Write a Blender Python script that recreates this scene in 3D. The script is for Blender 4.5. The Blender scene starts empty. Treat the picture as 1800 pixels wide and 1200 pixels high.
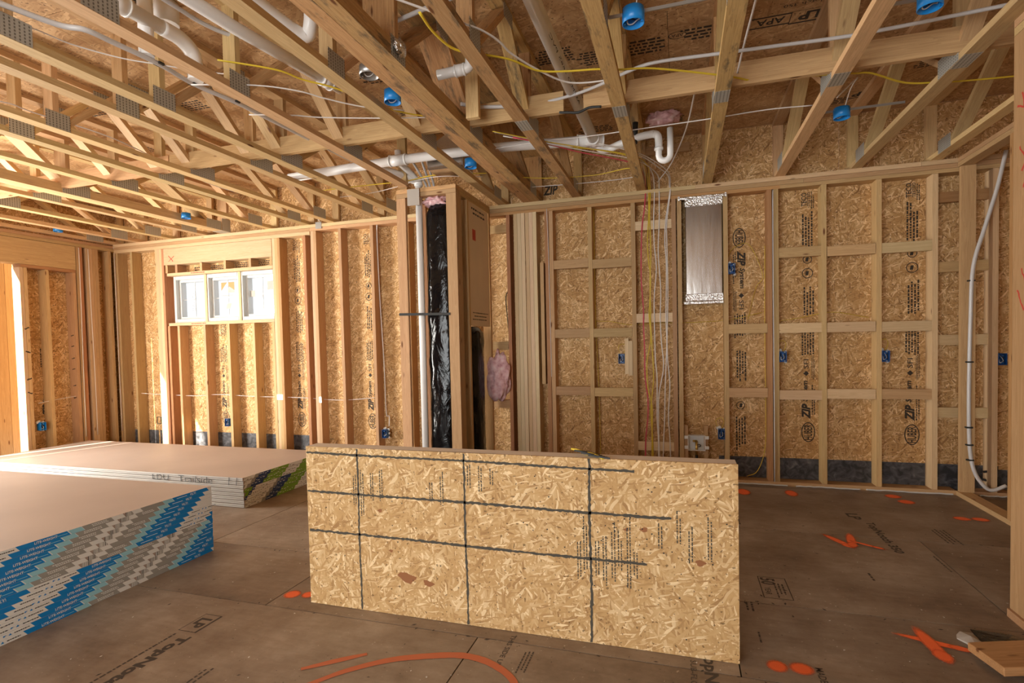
import bpy, bmesh, math, random
from mathutils import Matrix, Vector

rng = random.Random(7)
scn = bpy.context.scene
col = scn.collection

# ------------------------------------------------------------------ camera, sky, sun, daylight, exposure
W = 5.64            # inner face of the back wall framing
SH = 0.14           # depth of the exterior studs
CEIL = 2.92         # underside of the floor trusses
DECK = 3.46         # underside of the deck above
XL = -7.6           # inner face of the left wall framing

cam = bpy.data.cameras.new('camera')
cam.lens = 950.78 / 1800 * 36
cam.sensor_width = 36
cam.shift_y = 33.3 / 1800
cam.clip_start = 0.05
cam_ob = bpy.data.objects.new('camera', cam)
col.objects.link(cam_ob)
_r = Vector((0.95424897, 0.29817507, -0.02237245))
_d = Vector((-0.01166926, -0.03762791, -0.99922368))
_f = Vector((-0.29878542, 0.95376924, -0.03242691))
cam_ob.matrix_world = Matrix(((_r.x, -_d.x, -_f.x, 0), (_r.y, -_d.y, -_f.y, 0), (_r.z, -_d.z, -_f.z, 1.42), (0, 0, 0, 1)))
scn.camera = cam_ob

world = bpy.data.worlds.new('daylight')
scn.world = world
world.use_nodes = True
bg = world.node_tree.nodes['Background']
bg.inputs['Color'].default_value = (0.93, 0.96, 1.0, 1)
bg.inputs['Strength'].default_value = 1.35

def light(name, kind, energy, color, loc, direction=None, **kw):
    l = bpy.data.lights.new(name, kind)
    l.energy = energy
    l.color = color
    for k, v in kw.items():
        setattr(l, k, v)
    o = bpy.data.objects.new(name, l)
    col.objects.link(o)
    o.location = loc
    if direction is not None:
        o.rotation_euler = Vector(direction).to_track_quat('-Z', 'Y').to_euler()
    return o

light('sun', 'SUN', 30, (1.0, 0.90, 0.74), (-12, -8, 9), (0.33, 0.94, -0.50), angle=0.009)
# daylight entering by the patio-door opening in the left wall and by the openings of the rear wall
light('door_daylight', 'AREA', 430, (1.0, 0.96, 0.88), (XL - 0.12, 2.55, 1.25), (1, 0.25, 0.0), shape='RECTANGLE', size=1.25, size_y=2.3)
light('rear_daylight', 'AREA', 285, (0.985, 1.0, 0.98), (-2.3, -3.05, 1.40), (0.08, 1, 0.05), shape='RECTANGLE', size=3.9, size_y=2.3)

scn.view_settings.view_transform = 'Standard'
scn.view_settings.look = 'None'
scn.view_settings.gamma = 1
scn.view_settings.use_curve_mapping = False
scn.view_settings.exposure = -0.10
scn.cycles.max_bounces = 6
scn.cycles.diffuse_bounces = 4
scn.cycles.glossy_bounces = 3
scn.cycles.transmission_bounces = 3
scn.cycles.transparent_max_bounces = 8
scn.cycles.caustics_reflective = False
scn.cycles.caustics_refractive = False

# ------------------------------------------------------------------ materials
MATS = {}

def new_mat(name):
    m = bpy.data.materials.new(name)
    m.use_nodes = True
    nt = m.node_tree
    return m, nt, nt.nodes['Principled BSDF']

def node(nt, t, **kw):
    n = nt.nodes.new(t)
    for k, v in kw.items():
        setattr(n, k, v)
    return n

def ramp(nt, stops):
    n = nt.nodes.new('ShaderNodeValToRGB')
    e = n.color_ramp.elements
    while len(e) > 1:
        e.remove(e[-1])
    e[0].position = stops[0][0]
    e[0].color = (*stops[0][1], 1)
    for p, c in stops[1:]:
        x = e.new(p)
        x.color = (*c, 1)
    return n

def mathn(nt, op, a, b=None, c=None, clamp=False):
    n = nt.nodes.new('ShaderNodeMath')
    n.operation = op
    n.use_clamp = clamp
    for i, v in enumerate((a, b, c)):
        if v is None:
            continue
        if hasattr(v, 'is_linked') or hasattr(v, 'links'):
            nt.links.new(v, n.inputs[i])
        else:
            n.inputs[i].default_value = v
    return n.outputs[0]

def mixc(nt, fac, a, b, mode='MIX'):
    n = nt.nodes.new('ShaderNodeMix')
    n.data_type = 'RGBA'
    n.blend_type = mode
    for s, v in ((n.inputs[0], fac), (n.inputs[6], a), (n.inputs[7], b)):
        if hasattr(v, 'links'):
            nt.links.new(v, s)
        elif isinstance(v, (int, float)):
            s.default_value = v
        else:
            s.default_value = (*v, 1)
    return n.outputs[2]

def coords(nt, spread=37.0):
    tc = node(nt, 'ShaderNodeTexCoord')
    oi = node(nt, 'ShaderNodeObjectInfo')
    off = node(nt, 'ShaderNodeVectorMath', operation='SCALE')
    cmb = node(nt, 'ShaderNodeCombineXYZ')
    nt.links.new(oi.outputs['Random'], cmb.inputs[0])
    h = mathn(nt, 'FRACT', mathn(nt, 'MULTIPLY', oi.outputs['Random'], 13.7))
    nt.links.new(h, cmb.inputs[1])
    nt.links.new(mathn(nt, 'FRACT', mathn(nt, 'MULTIPLY', oi.outputs['Random'], 91.3)), cmb.inputs[2])
    nt.links.new(cmb.outputs[0], off.inputs[0])
    off.inputs['Scale'].default_value = spread
    add = node(nt, 'ShaderNodeVectorMath', operation='ADD')
    nt.links.new(tc.outputs['Object'], add.inputs[0])
    nt.links.new(off.outputs[0], add.inputs[1])
    return add.outputs[0], oi.outputs['Random']

def plain(name, rgb, rough=0.6, metal=0.0, **kw):
    m, nt, b = new_mat(name)
    b.inputs['Base Color'].default_value = (*rgb, 1)
    b.inputs['Roughness'].default_value = rough
    b.inputs['Metallic'].default_value = metal
    for k, v in kw.items():
        b.inputs[k].default_value = v
    MATS[name] = m
    return m

def osb(name, dark, mid, lite, size=1.0, rough=0.75, contrast=1.0, spec=0.3):
    m, nt, b = new_mat(name)
    vec, rnd = coords(nt)
    nz = node(nt, 'ShaderNodeTexNoise')
    nz.inputs['Scale'].default_value = 9
    nz.inputs['Detail'].default_value = 2
    nt.links.new(vec, nz.inputs['Vector'])
    warp = node(nt, 'ShaderNodeVectorMath', operation='MULTIPLY_ADD')
    nt.links.new(nz.outputs['Color'], warp.inputs[0])
    warp.inputs[1].default_value = (0.035, 0.035, 0.0)
    nt.links.new(vec, warp.inputs[2])
    tone = None
    layers = ((12, 0.0, 11, 62, 0.0), (52, 3.1, 12, 75, 0.50), (88, 7.7, 13, 85, 0.67), (128, 1.9, 10, 60, 0.75), (166, 5.2, 14, 110, 0.80))
    for ang, o, sx, sy, thr in layers:
        mp = node(nt, 'ShaderNodeMapping', vector_type='POINT')
        mp.inputs['Location'].default_value = (o, o * 1.7, 0)
        mp.inputs['Rotation'].default_value = (0, 0, math.radians(ang))
        mp2 = node(nt, 'ShaderNodeVectorMath', operation='MULTIPLY')
        nt.links.new(warp.outputs[0], mp.inputs['Vector'])
        nt.links.new(mp.outputs[0], mp2.inputs[0])
        mp2.inputs[1].default_value = (sx * size, sy * size, 0)
        vo = node(nt, 'ShaderNodeTexVoronoi', voronoi_dimensions='2D', feature='F1')
        vo.inputs['Scale'].default_value = 1.0
        nt.links.new(mp2.outputs[0], vo.inputs['Vector'])
        sp = node(nt, 'ShaderNodeSeparateColor')
        nt.links.new(vo.outputs['Color'], sp.inputs[0])
        if tone is None:
            tone = sp.outputs[0]
        else:
            mask = mathn(nt, 'GREATER_THAN', sp.outputs[1], thr)
            mx = node(nt, 'ShaderNodeMix')
            mx.data_type = 'FLOAT'
            nt.links.new(mask, mx.inputs[0])
            nt.links.new(tone, mx.inputs[2])
            nt.links.new(sp.outputs[0], mx.inputs[3])
            tone = mx.outputs[0]
    # most strands sit near the middle tone, a few are pale or dark
    cen = mathn(nt, 'SUBTRACT', tone, 0.5)
    cub = mathn(nt, 'MULTIPLY', mathn(nt, 'MULTIPLY', cen, cen), mathn(nt, 'MULTIPLY', cen, 1.7 * contrast))
    soft = mathn(nt, 'MULTIPLY_ADD', cen, 0.17 * contrast, cub)
    t2 = mathn(nt, 'ADD', soft, mathn(nt, 'MULTIPLY_ADD', nz.outputs['Fac'], 0.34, 0.33))
    rp = ramp(nt, ((0.0, dark), (0.22, tuple(d * .5 + k * .5 for d, k in zip(dark, mid))), (0.48, mid), (0.8, lite), (1.0, tuple(min(1, v * 1.18) for v in lite))))
    nt.links.new(t2, rp.inputs[0])
    fl = node(nt, 'ShaderNodeTexNoise')
    fl.inputs['Scale'].default_value = 60
    fl.inputs['Detail'].default_value = 0
    nt.links.new(vec, fl.inputs['Vector'])
    fm = mathn(nt, 'GREATER_THAN', fl.outputs['Fac'], 0.76)
    c = mixc(nt, mathn(nt, 'MULTIPLY', fm, 0.7), rp.outputs[0], tuple(v * .35 for v in dark))
    nt.links.new(c, b.inputs['Base Color'])
    b.inputs['Roughness'].default_value = rough
    b.inputs['Specular IOR Level'].default_value = spec
    MATS[name] = m

def pine(name, a, c, knot=(0.16, 0.06, 0.02), stain=0.0, hue=0.12):
    m, nt, b = new_mat(name)
    vec, rnd = coords(nt)
    st = node(nt, 'ShaderNodeVectorMath', operation='MULTIPLY')
    nt.links.new(vec, st.inputs[0])
    st.inputs[1].default_value = (26, 26, 0.9)
    nz = node(nt, 'ShaderNodeTexNoise')
    nz.inputs['Scale'].default_value = 1.6
    nz.inputs['Detail'].default_value = 4
    nz.inputs['Distortion'].default_value = 0.6
    nt.links.new(st.outputs[0], nz.inputs['Vector'])
    rings = mathn(nt, 'FRACT', mathn(nt, 'MULTIPLY', nz.outputs['Fac'], 7.0))
    fac = mathn(nt, 'MULTIPLY_ADD', rings, 0.45, mathn(nt, 'MULTIPLY', nz.outputs['Fac'], 0.55))
    rp = ramp(nt, ((0.15, a), (0.75, c)))
    nt.links.new(fac, rp.inputs[0])
    v = mathn(nt, 'MULTIPLY_ADD', rnd, hue * 2.6, 1 - hue * 1.3)
    hs = node(nt, 'ShaderNodeHueSaturation')
    nt.links.new(rp.outputs[0], hs.inputs['Color'])
    nt.links.new(v, hs.inputs['Value'])
    nt.links.new(mathn(nt, 'MULTIPLY_ADD', mathn(nt, 'FRACT', mathn(nt, 'MULTIPLY', rnd, 7.31)), 0.024, 0.488), hs.inputs['Hue'])
    # knots
    ks = node(nt, 'ShaderNodeVectorMath', operation='MULTIPLY')
    nt.links.new(vec, ks.inputs[0])
    ks.inputs[1].default_value = (9, 9, 2.4)
    vo = node(nt, 'ShaderNodeTexVoronoi', voronoi_dimensions='3D')
    vo.inputs['Scale'].default_value = 1.0
    nt.links.new(ks.outputs[0], vo.inputs['Vector'])
    k = node(nt, 'ShaderNodeMapRange')
    k.inputs['From Min'].default_value = 0.10
    k.inputs['From Max'].default_value = 0.05
    nt.links.new(vo.outputs['Distance'], k.inputs['Value'])
    c1 = mixc(nt, k.outputs[0], hs.outputs[0], knot)
    if stain:
        sn = node(nt, 'ShaderNodeTexNoise')
        ss = node(nt, 'ShaderNodeVectorMath', operation='MULTIPLY')
        nt.links.new(vec, ss.inputs[0])
        ss.inputs[1].default_value = (16, 16, 4.0)
        sn.inputs['Scale'].default_value = 1.0
        sn.inputs['Detail'].default_value = 6
        sn.inputs['Roughness'].default_value = 0.7
        nt.links.new(ss.outputs[0], sn.inputs['Vector'])
        mr = node(nt, 'ShaderNodeMapRange')
        mr.inputs['From Min'].default_value = 0.53
        mr.inputs['From Max'].default_value = 0.66
        mr.inputs['To Max'].default_value = stain
        nt.links.new(sn.outputs['Fac'], mr.inputs['Value'])
        c1 = mixc(nt, mr.outputs[0], c1, (0.09, 0.075, 0.055))
    nt.links.new(c1, b.inputs['Base Color'])
    b.inputs['Roughness'].default_value = 0.62
    b.inputs['Specular IOR Level'].default_value = 0.25
    MATS[name] = m

osb('osb_wall', (0.24, 0.115, 0.042), (0.57, 0.325, 0.125), (0.86, 0.62, 0.34), size=1.35, contrast=1.3)
osb('osb_island', (0.32, 0.17, 0.065), (0.56, 0.35, 0.15), (0.82, 0.62, 0.36), size=1.4, contrast=1.25)
osb('osb_deck', (0.25, 0.12, 0.048), (0.52, 0.31, 0.145), (0.76, 0.52, 0.28), size=0.9, contrast=0.8)
pine('pine', (0.46, 0.275, 0.125), (0.60, 0.39, 0.195))
pine('pine_pale', (0.56, 0.38, 0.20), (0.68, 0.49, 0.28), hue=0.07)
pine('pine_grey', (0.78, 0.68, 0.57), (0.86, 0.77, 0.66), hue=0.03)
pine('pine_dark', (0.35, 0.20, 0.088), (0.46, 0.285, 0.135), hue=0.05)
pine('pine_new', (0.68, 0.49, 0.28), (0.80, 0.62, 0.39), hue=0.07)
pine('pine_red', (0.38, 0.18, 0.075), (0.52, 0.27, 0.125))
pine('pine_stained', (0.42, 0.235, 0.09), (0.60, 0.38, 0.17), stain=0.75)
pine('pine_truss', (0.50, 0.315, 0.145), (0.65, 0.445, 0.225), stain=0.10)
plain('black_paint', (0.018, 0.016, 0.014), 0.7)
plain('print_ink', (0.045, 0.032, 0.022), 0.8)
plain('marker_ink', (0.07, 0.062, 0.048), 0.85)
plain('white_plastic', (0.80, 0.80, 0.78), 0.35)
plain('pvc', (0.90, 0.89, 0.87), 0.3)
plain('blue_box', (0.012, 0.23, 0.62), 0.35)
plain('blue_box_wall', (0.012, 0.09, 0.30), 0.4)
plain('yellow_cable', (0.72, 0.52, 0.04), 0.4)
plain('white_cable', (0.78, 0.74, 0.70), 0.45)
plain('red_cable', (0.62, 0.06, 0.10), 0.45)
plain('steel', (0.46, 0.45, 0.42), 0.42, 0.85)
plain('paper_grey', (0.60, 0.59, 0.57), 0.8)

# ------------------------------------------------------------------ geometry helpers
def link(name, me, mat=None, parent=None, M=None):
    o = bpy.data.objects.new(name, me)
    col.objects.link(o)
    if mat is not None and not me.materials:
        me.materials.append(MATS[mat])
    if parent is not None:
        o.parent = parent
        o.matrix_parent_inverse = parent_world(parent).inverted()
    if M is not None:
        o.matrix_basis = M
    return o

def parent_world(o):
    m = o.matrix_basis.copy()
    while o.parent is not None:
        m = o.matrix_parent_inverse @ m
        o = o.parent
        m = o.matrix_basis @ m
    return m

def tag(o, label=None, cat=None, group=None, kind=None):
    if label:
        o['label'] = label
    if cat:
        o['category'] = cat
    if group:
        o['group'] = group
    if kind:
        o['kind'] = kind
    return o

def thing(name, loc, label, cat, group=None):
    o = bpy.data.objects.new(name, None)
    col.objects.link(o)
    o.empty_display_size = 0.1
    o.location = loc
    return tag(o, label, cat, group)

def struct(name, loc=(0, 0, 0), label=None):
    o = bpy.data.objects.new(name, None)
    col.objects.link(o)
    o.empty_display_size = 0.1
    o.location = loc
    return tag(o, label=label, kind='structure')

_box = {}
def box_mesh(sx, sy, sz, mat, bev=0.0):
    key = (round(sx, 4), round(sy, 4), round(sz, 4), mat, bev)
    if key in _box:
        return _box[key]
    me = bpy.data.meshes.new(mat + '_piece')
    bm = bmesh.new()
    bmesh.ops.create_cube(bm, size=1.0)
    bmesh.ops.scale(bm, vec=(sx, sy, sz), verts=bm.verts)
    if bev:
        bmesh.ops.bevel(bm, geom=list(bm.edges), offset=bev, segments=1, affect='EDGES')
    bm.to_mesh(me)
    bm.free()
    me.materials.append(MATS[mat])
    _box[key] = me
    return me

ROT = {'Z': Matrix.Identity(3),
       'X': Matrix(((0, 0, 1), (1, 0, 0), (0, 1, 0))),
       'Y': Matrix(((0, 1, 0), (0, 0, 1), (1, 0, 0)))}

def piece(name, parent, x0, x1, y0, y1, z0, z1, mat='pine', axis=None, bev=0.0):
    """box between two corners; grain runs along axis"""
    d = (abs(x1 - x0), abs(y1 - y0), abs(z1 - z0))
    if axis is None:
        axis = 'XYZ'[max(range(3), key=lambda i: d[i])]
    R = ROT[axis]
    ld = [sum(abs(R[r][c]) * d[r] for r in range(3)) for c in range(3)]
    me = box_mesh(ld[0], ld[1], ld[2], mat, bev)
    c = Vector(((x0 + x1) / 2, (y0 + y1) / 2, (z0 + z1) / 2))
    return link(name, me, None, parent, Matrix.Translation(c) @ R.to_4x4())

def bar(name, parent, p0, p1, w, t, side=(1, 0, 0), mat='pine', bev=0.0):
    """straight stick from p0 to p1, width w along side, thickness t across"""
    p0, p1 = Vector(p0), Vector(p1)
    z = (p1 - p0)
    L = z.length
    z.normalize()
    x = Vector(side)
    x = (x - z * x.dot(z)).normalized()
    y = z.cross(x)
    me = box_mesh(w, t, round(L, 3), mat, bev)
    M = Matrix(((x.x, y.x, z.x, 0), (x.y, y.y, z.y, 0), (x.z, y.z, z.z, 0), (0, 0, 0, 1)))
    M.translation = (p0 + p1) / 2
    return link(name, me, None, parent, M)

FACE = {'back': Matrix(((1, 0, 0), (0, 0, -1), (0, 1, 0))),     # looks towards -Y
        'left': Matrix(((0, 0, 1), (1, 0, 0), (0, 1, 0))),      # looks towards +X
        'right': Matrix(((0, 0, -1), (-1, 0, 0), (0, 1, 0))),   # looks towards -X
        'front': Matrix(((-1, 0, 0), (0, 0, 1), (0, 1, 0))),    # looks towards +Y
        'down': Matrix(((1, 0, 0), (0, -1, 0), (0, 0, -1))),
        'up': Matrix.Identity(3)}

def panel(name, parent, face, c, w, h, t, mat, bev=0.0):
    """sheet of w x h whose visible face is centred on c and looks along face"""
    R = FACE[face]
    n = R @ Vector((0, 0, 1))
    me = box_mesh(w, h, t, mat, bev)
    return link(name, me, None, parent, Matrix.Translation(Vector(c) - n * t / 2) @ R.to_4x4())

def mesh_obj(name, verts, faces, mat, parent=None, M=None, smooth=False, mats=None, idx=None):
    me = bpy.data.meshes.new(name)
    me.from_pydata(verts, [], faces)
    for m in (mats or [mat]):
        me.materials.append(MATS[m])
    if idx:
        for p, i in zip(me.polygons, idx):
            p.material_index = i
    if smooth:
        for p in me.polygons:
            p.use_smooth = True
    me.update()
    return link(name, me, None, parent, M)

def smooth_path(pts, n=6):
    P = [Vector(p) for p in pts]
    if len(P) < 3:
        return P
    out = []
    Q = [P[0] * 2 - P[1]] + P + [P[-1] * 2 - P[-2]]
    for i in range(1, len(Q) - 2):
        for k in range(n):
            t = k / n
            a, b, c, d = Q[i - 1], Q[i], Q[i + 1], Q[i + 2]
            out.append(0.5 * ((2 * b) + (c - a) * t + (2 * a - 5 * b + 4 * c - d) * t * t + (3 * b - a - 3 * c + d) * t ** 3))
    out.append(P[-1])
    return out

def tube_data(path, r, seg=10, flat=1.0, cap=True, radii=None):
    path = [Vector(p) for p in path]
    V, F = [], []
    t0 = (path[1] - path[0]).normalized()
    up = Vector((0, 0, 1)) if abs(t0.z) < 0.9 else Vector((1, 0, 0))
    x = t0.cross(up).normalized()
    for i, p in enumerate(path):
        t = (path[min(i + 1, len(path) - 1)] - path[max(i - 1, 0)]).normalized()
        x = (x - t * x.dot(t)).normalized()
        y = t.cross(x)
        rr = radii[i] if radii else r
        for k in range(seg):
            a = 2 * math.pi * k / seg
            V.append(p + x * math.cos(a) * rr + y * math.sin(a) * rr * flat)
    for i in range(len(path) - 1):
        for k in range(seg):
            F.append((i * seg + k, i * seg + (k + 1) % seg, (i + 1) * seg + (k + 1) % seg, (i + 1) * seg + k))
    if cap:
        F.append(tuple(range(seg))[::-1])
        F.append(tuple((len(path) - 1) * seg + k for k in range(seg)))
    return V, F

def tube(name, path, r, mat, parent=None, seg=10, flat=1.0, smooth=True, n=6, curve=True):
    pts = smooth_path(path, n) if curve else [Vector(p) for p in path]
    V, F = tube_data(pts, r, seg, flat)
    o = mesh_obj(name, V, F, mat, parent, smooth=False)
    if smooth:
        for p in o.data.polygons:
            p.use_smooth = len(p.vertices) == 4
    return o

# text and print ---------------------------------------------------
_txt = {}
def text_mesh(body, mat, bold=0.0, shear=0.0):
    key = (body, mat, bold, shear)
    if key in _txt:
        return _txt[key]
    cu = bpy.data.curves.new('lettering', 'FONT')
    cu.body = body
    cu.size = 1.0
    cu.align_x = 'CENTER'
    cu.align_y = 'CENTER'
    cu.offset = bold
    cu.shear = shear
    cu.resolution_u = 2
    ob = bpy.data.objects.new('tmp', cu)
    col.objects.link(ob)
    dg = bpy.context.evaluated_depsgraph_get()
    me = bpy.data.meshes.new_from_object(ob.evaluated_get(dg))
    bpy.data.objects.remove(ob)
    bpy.data.curves.remove(cu)
    me.name = 'lettering'
    me.materials.clear()
    me.materials.append(MATS[mat])
    xs = [v.co.x for v in me.vertices]
    ys = [v.co.y for v in me.vertices]
    cx, cy = (max(xs) + min(xs)) / 2, (max(ys) + min(ys)) / 2
    w, h = max(xs) - min(xs), max(ys) - min(ys)
    for v in me.vertices:
        v.co.x = (v.co.x - cx) / w
        v.co.y = (v.co.y - cy) / h
    _txt[key] = me
    return me

def frame(o, x, y):
    """matrix with local x, y along world vectors x and y"""
    x = Vector(x)
    y = Vector(y)
    z = x.cross(y).normalized()
    M = Matrix(((x.x, y.x, z.x, 0), (x.y, y.y, z.y, 0), (x.z, y.z, z.z, 0), (0, 0, 0, 1)))
    M.translation = Vector(o)
    return M

def text(body, parent, c, x, y, w, h, mat='print_ink', bold=0.0, shear=0.0, name='lettering'):
    """lettering centred on c, w long along unit vector x and h tall along unit vector y"""
    me = text_mesh(body, mat, bold, shear)
    return link(name, me, None, parent, frame(c, Vector(x) * w, Vector(y) * h))

def quads2d(name, quads, parent, c, x, y, mat, mats=None, idx=None):
    """flat print: quads given in metres in the plane spanned by x, y at c"""
    V, F = [], []
    for q in quads:
        F.append(tuple(range(len(V), len(V) + len(q))))
        V += [(a, b, 0) for a, b in q]
    return mesh_obj(name, V, F, mat, parent, frame(c, x, y), mats=mats, idx=idx)

def print_rows(parent, c, x, y, w, h, rows, mat='print_ink', seed=0, fill=0.55, name='small_print'):
    r = random.Random(seed)
    Q = []
    rh = h / rows
    for k in range(rows):
        y0 = h / 2 - (k + 1) * rh + rh * (1 - fill) / 2
        a = -w / 2 + r.uniform(0, w * .12)
        end = w / 2 - r.uniform(0, w * .25)
        while a < end:
            l = r.uniform(.25, 1.1) * rh * 1.3
            Q.append(((a, y0), (a + l, y0), (a + l, y0 + rh * fill), (a, y0 + rh * fill)))
            a += l + rh * .3
    o = quads2d(name, Q, parent, c, x, y, mat)
    o['kind'] = 'stuff'
    return o

def ring2d(rx, ry, t, n=28):
    Q = []
    for k in range(n):
        a, b = 2 * math.pi * k / n, 2 * math.pi * (k + 1) / n
        Q.append(((rx * math.cos(a), ry * math.sin(a)), (rx * math.cos(b), ry * math.sin(b)), ((rx - t) * math.cos(b), (ry - t) * math.sin(b)), ((rx - t) * math.cos(a), (ry - t) * math.sin(a))))
    return Q

# ================================================================== the setting
# floor: sealed brown deck panels, 1.22 m deep rows, long side along the back wall
def deck_mat():
    m, nt, b = new_mat('deck_brown')
    vec, rnd = coords(nt)
    n1 = node(nt, 'ShaderNodeTexNoise')
    n1.inputs['Scale'].default_value = 1.7
    n1.inputs['Detail'].default_value = 6
    n1.inputs['Roughness'].default_value = 0.7
    nt.links.new(vec, n1.inputs['Vector'])
    st = node(nt, 'ShaderNodeVectorMath', operation='MULTIPLY')
    nt.links.new(vec, st.inputs[0])
    st.inputs[1].default_value = (7, 34, 1)
    n2 = node(nt, 'ShaderNodeTexNoise')
    n2.inputs['Scale'].default_value = 1.0
    n2.inputs['Detail'].default_value = 5
    nt.links.new(st.outputs[0], n2.inputs['Vector'])
    f = mathn(nt, 'MULTIPLY_ADD', n2.outputs['Fac'], 0.16, mathn(nt, 'MULTIPLY', n1.outputs['Fac'], 0.84))
    rp = ramp(nt, ((0.28, (0.12, 0.080, 0.055)), (0.42, (0.205, 0.145, 0.102)), (0.55, (0.28, 0.212, 0.157)), (0.66, (0.36, 0.285, 0.22)), (0.8, (0.43, 0.355, 0.28))))
    nt.links.new(f, rp.inputs[0])
    fl = node(nt, 'ShaderNodeTexNoise')
    fl.inputs['Scale'].default_value = 55
    nt.links.new(vec, fl.inputs['Vector'])
    c = mixc(nt, mathn(nt, 'MULTIPLY', mathn(nt, 'GREATER_THAN', fl.outputs['Fac'], 0.73), 0.5), rp.outputs[0], (0.62, 0.54, 0.44))
    c = mixc(nt, mathn(nt, 'MULTIPLY', mathn(nt, 'LESS_THAN', fl.outputs['Fac'], 0.27), 0.6), c, (0.04, 0.025, 0.018))
    nt.links.new(c, b.inputs['Base Color'])
    b.inputs['Roughness'].default_value = 0.5
    b.inputs['Specular IOR Level'].default_value = 0.35
    MATS['deck_brown'] = m
deck_mat()
floor = struct('floor')
rows_y = [-3.14, -1.92, -0.70, 0.52, 1.18, 2.40, 3.105, 4.325, 5.545, 5.80]
stag = [0, 1.2, 0.3, 1.1, -0.956, -2.215, 1.545, 0.4, 1.5]
for k in range(len(rows_y) - 1):
    y0, y1 = rows_y[k], rows_y[k + 1]
    e = [stag[k] + 2.44 * i for i in range(-5, 4)]
    e = [-7.8] + [v for v in e if -7.6 < v < 4.2] + [4.4]
    for a, b2 in zip(e, e[1:]):
        panel('floor_panel', floor, 'up', ((a + b2) / 2, (y0 + y1) / 2, 0), b2 - a - 0.006, y1 - y0 - 0.006, 0.03, 'deck_brown')
panel('floor_base', floor, 'up', (-1.7, 1.33, -0.022), 12.2, 9.0, 0.02, 'black_paint')

# ceiling: deck panels above the trusses
ceiling = struct('ceiling')
cy = [-3.2, -1.3, -0.08, 1.14, 2.36, 3.58, 4.80, 5.80]
for k in range(len(cy) - 1):
    e = [(-8.6 + (k % 2) * 1.22) + 2.44 * i for i in range(7)]
    e = [-7.8] + [v for v in e if -7.6 < v < 4.2] + [4.4]
    for a, b2 in zip(e, e[1:]):
        panel('deck_panel', ceiling, 'down', ((a + b2) / 2, (cy[k] + cy[k + 1]) / 2, DECK), b2 - a - 0.003, cy[k + 1] - cy[k] - 0.003, 0.03, 'osb_deck')
panel('deck_topping', ceiling, 'down', (-1.7, 1.3, DECK + 0.032), 12.3, 9.1, 0.05, 'black_paint')

# back wall ---------------------------------------------------------
wb = struct('wall_back')
cols = [-7.76, -6.62, -4.86, -3.90, -2.70, -1.45, -0.452, 0.806, 2.126, 3.37, 4.40]
for a, b2 in zip(cols, cols[1:]):
    w = b2 - a
    if a == -6.62:
        panel('sheathing_panel', wb, 'back', ((a + b2) / 2, W + SH, 0.89), w, 1.82, 0.012, 'osb_wall')
        panel('sheathing_panel', wb, 'back', ((a + b2) / 2, W + SH, 2.67), w, 0.52, 0.012, 'osb_wall')
    else:
        panel('sheathing_panel', wb, 'back', ((a + b2) / 2, W + SH, 1.455), w, 2.95, 0.012, 'osb_wall')
rim = [-7.76, -5.9, -3.46, -1.02, 1.42, 4.40]
for a, b2 in zip(rim, rim[1:]):
    panel('rim_panel', wb, 'back', ((a + b2) / 2, W + SH - 0.002, 3.195), b2 - a - 0.003, 0.525, 0.012, 'osb_wall')
piece('sole_plate', wb, -7.6, -2.65, W, W + SH, 0.0, 0.038)
piece('sole_plate', wb, -2.02, 2.29, W, W + SH, 0.0, 0.038)
piece('sole_plate', wb, 2.40, 4.4, W, W + SH, 0.0, 0.038)
for xa, xb in ((-7.6, -5.05), (-5.05, -2.66), (-2.02, 0.15), (0.15, 2.02), (2.02, 4.4)):
    piece('top_plate', wb, xa, xb - .002, W - 0.006, W + SH, 2.882, 2.92, 'pine_pale')
for xa, xb in ((-7.6, -4.33), (-4.33, -2.66), (-2.02, 1.1), (1.1, 4.4)):
    piece('top_plate', wb, xa, xb - .002, W, W + SH, 2.842, 2.880, 'pine')
piece('top_plate', wb, -7.6, -4.33, W, W + SH, 2.80, 2.840, 'pine_pale')
piece('top_plate', wb, -2.02, 0.9, W + .002, W + SH, 2.808, 2.840, 'pine_red')
piece('top_plate', wb, 0.9, 4.4, W + .002, W + SH, 2.808, 2.840, 'pine')

def stud(x, w=0.038, z0=0.04, z1=2.806, mat='pine', y0=None, y1=None, name='stud', parent=None):
    y0 = W if y0 is None else y0
    y1 = W + SH - 0.003 if y1 is None else y1
    return piece(name, parent or wb, x, x + w, y0, y1, z0, z1, mat)
LT = 2.798
for x in (-7.609, -7.565):
    stud(x, z1=LT)
stud(-7.296, z1=LT)
for k in range(3):
    stud(-6.84 + k * 0.0385, z1=LT, mat='pine_pale')
stud(-6.84 + 3 * 0.0385, z1=LT, mat='pine_red')
# window framing
for k in range(2):
    piece('header', wb, -6.685, -4.905, W + 0.0 + k * 0.072, W + 0.068 + k * 0.072, 2.575, 2.796, 'pine_pale')
piece('head_plate', wb, -6.64, -4.90, W, W + SH - .003, 2.425, 2.463, 'pine_pale')
piece('sill_plate', wb, -6.64, -4.90, W, W + SH - .003, 1.752, 1.790, 'pine_pale')
for x in (-6.66, -6.49, -6.067, -5.671, -5.269, -4.94):
    stud(x, z0=2.465, z1=2.573, name='cripple')
for x in (-6.66, -6.492, -6.051, -5.653, -5.251, -4.94):
    stud(x, z0=0.04, z1=1.75, name='cripple', mat='pine' if x > -6.6 else 'pine_red')
for k in range(3):
    stud(-4.896 + k * 0.0385, z1=LT, mat=('pine_pale', 'pine', 'pine_red')[k])
stud(-4.434, z1=LT, mat='pine_red')
stud(-4.318, z1=2.84, mat='pine_pale')
stud(-4.279, z1=2.84, mat='pine')
stud(-3.925, z1=2.84)
stud(-3.487, z1=2.84)
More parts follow.
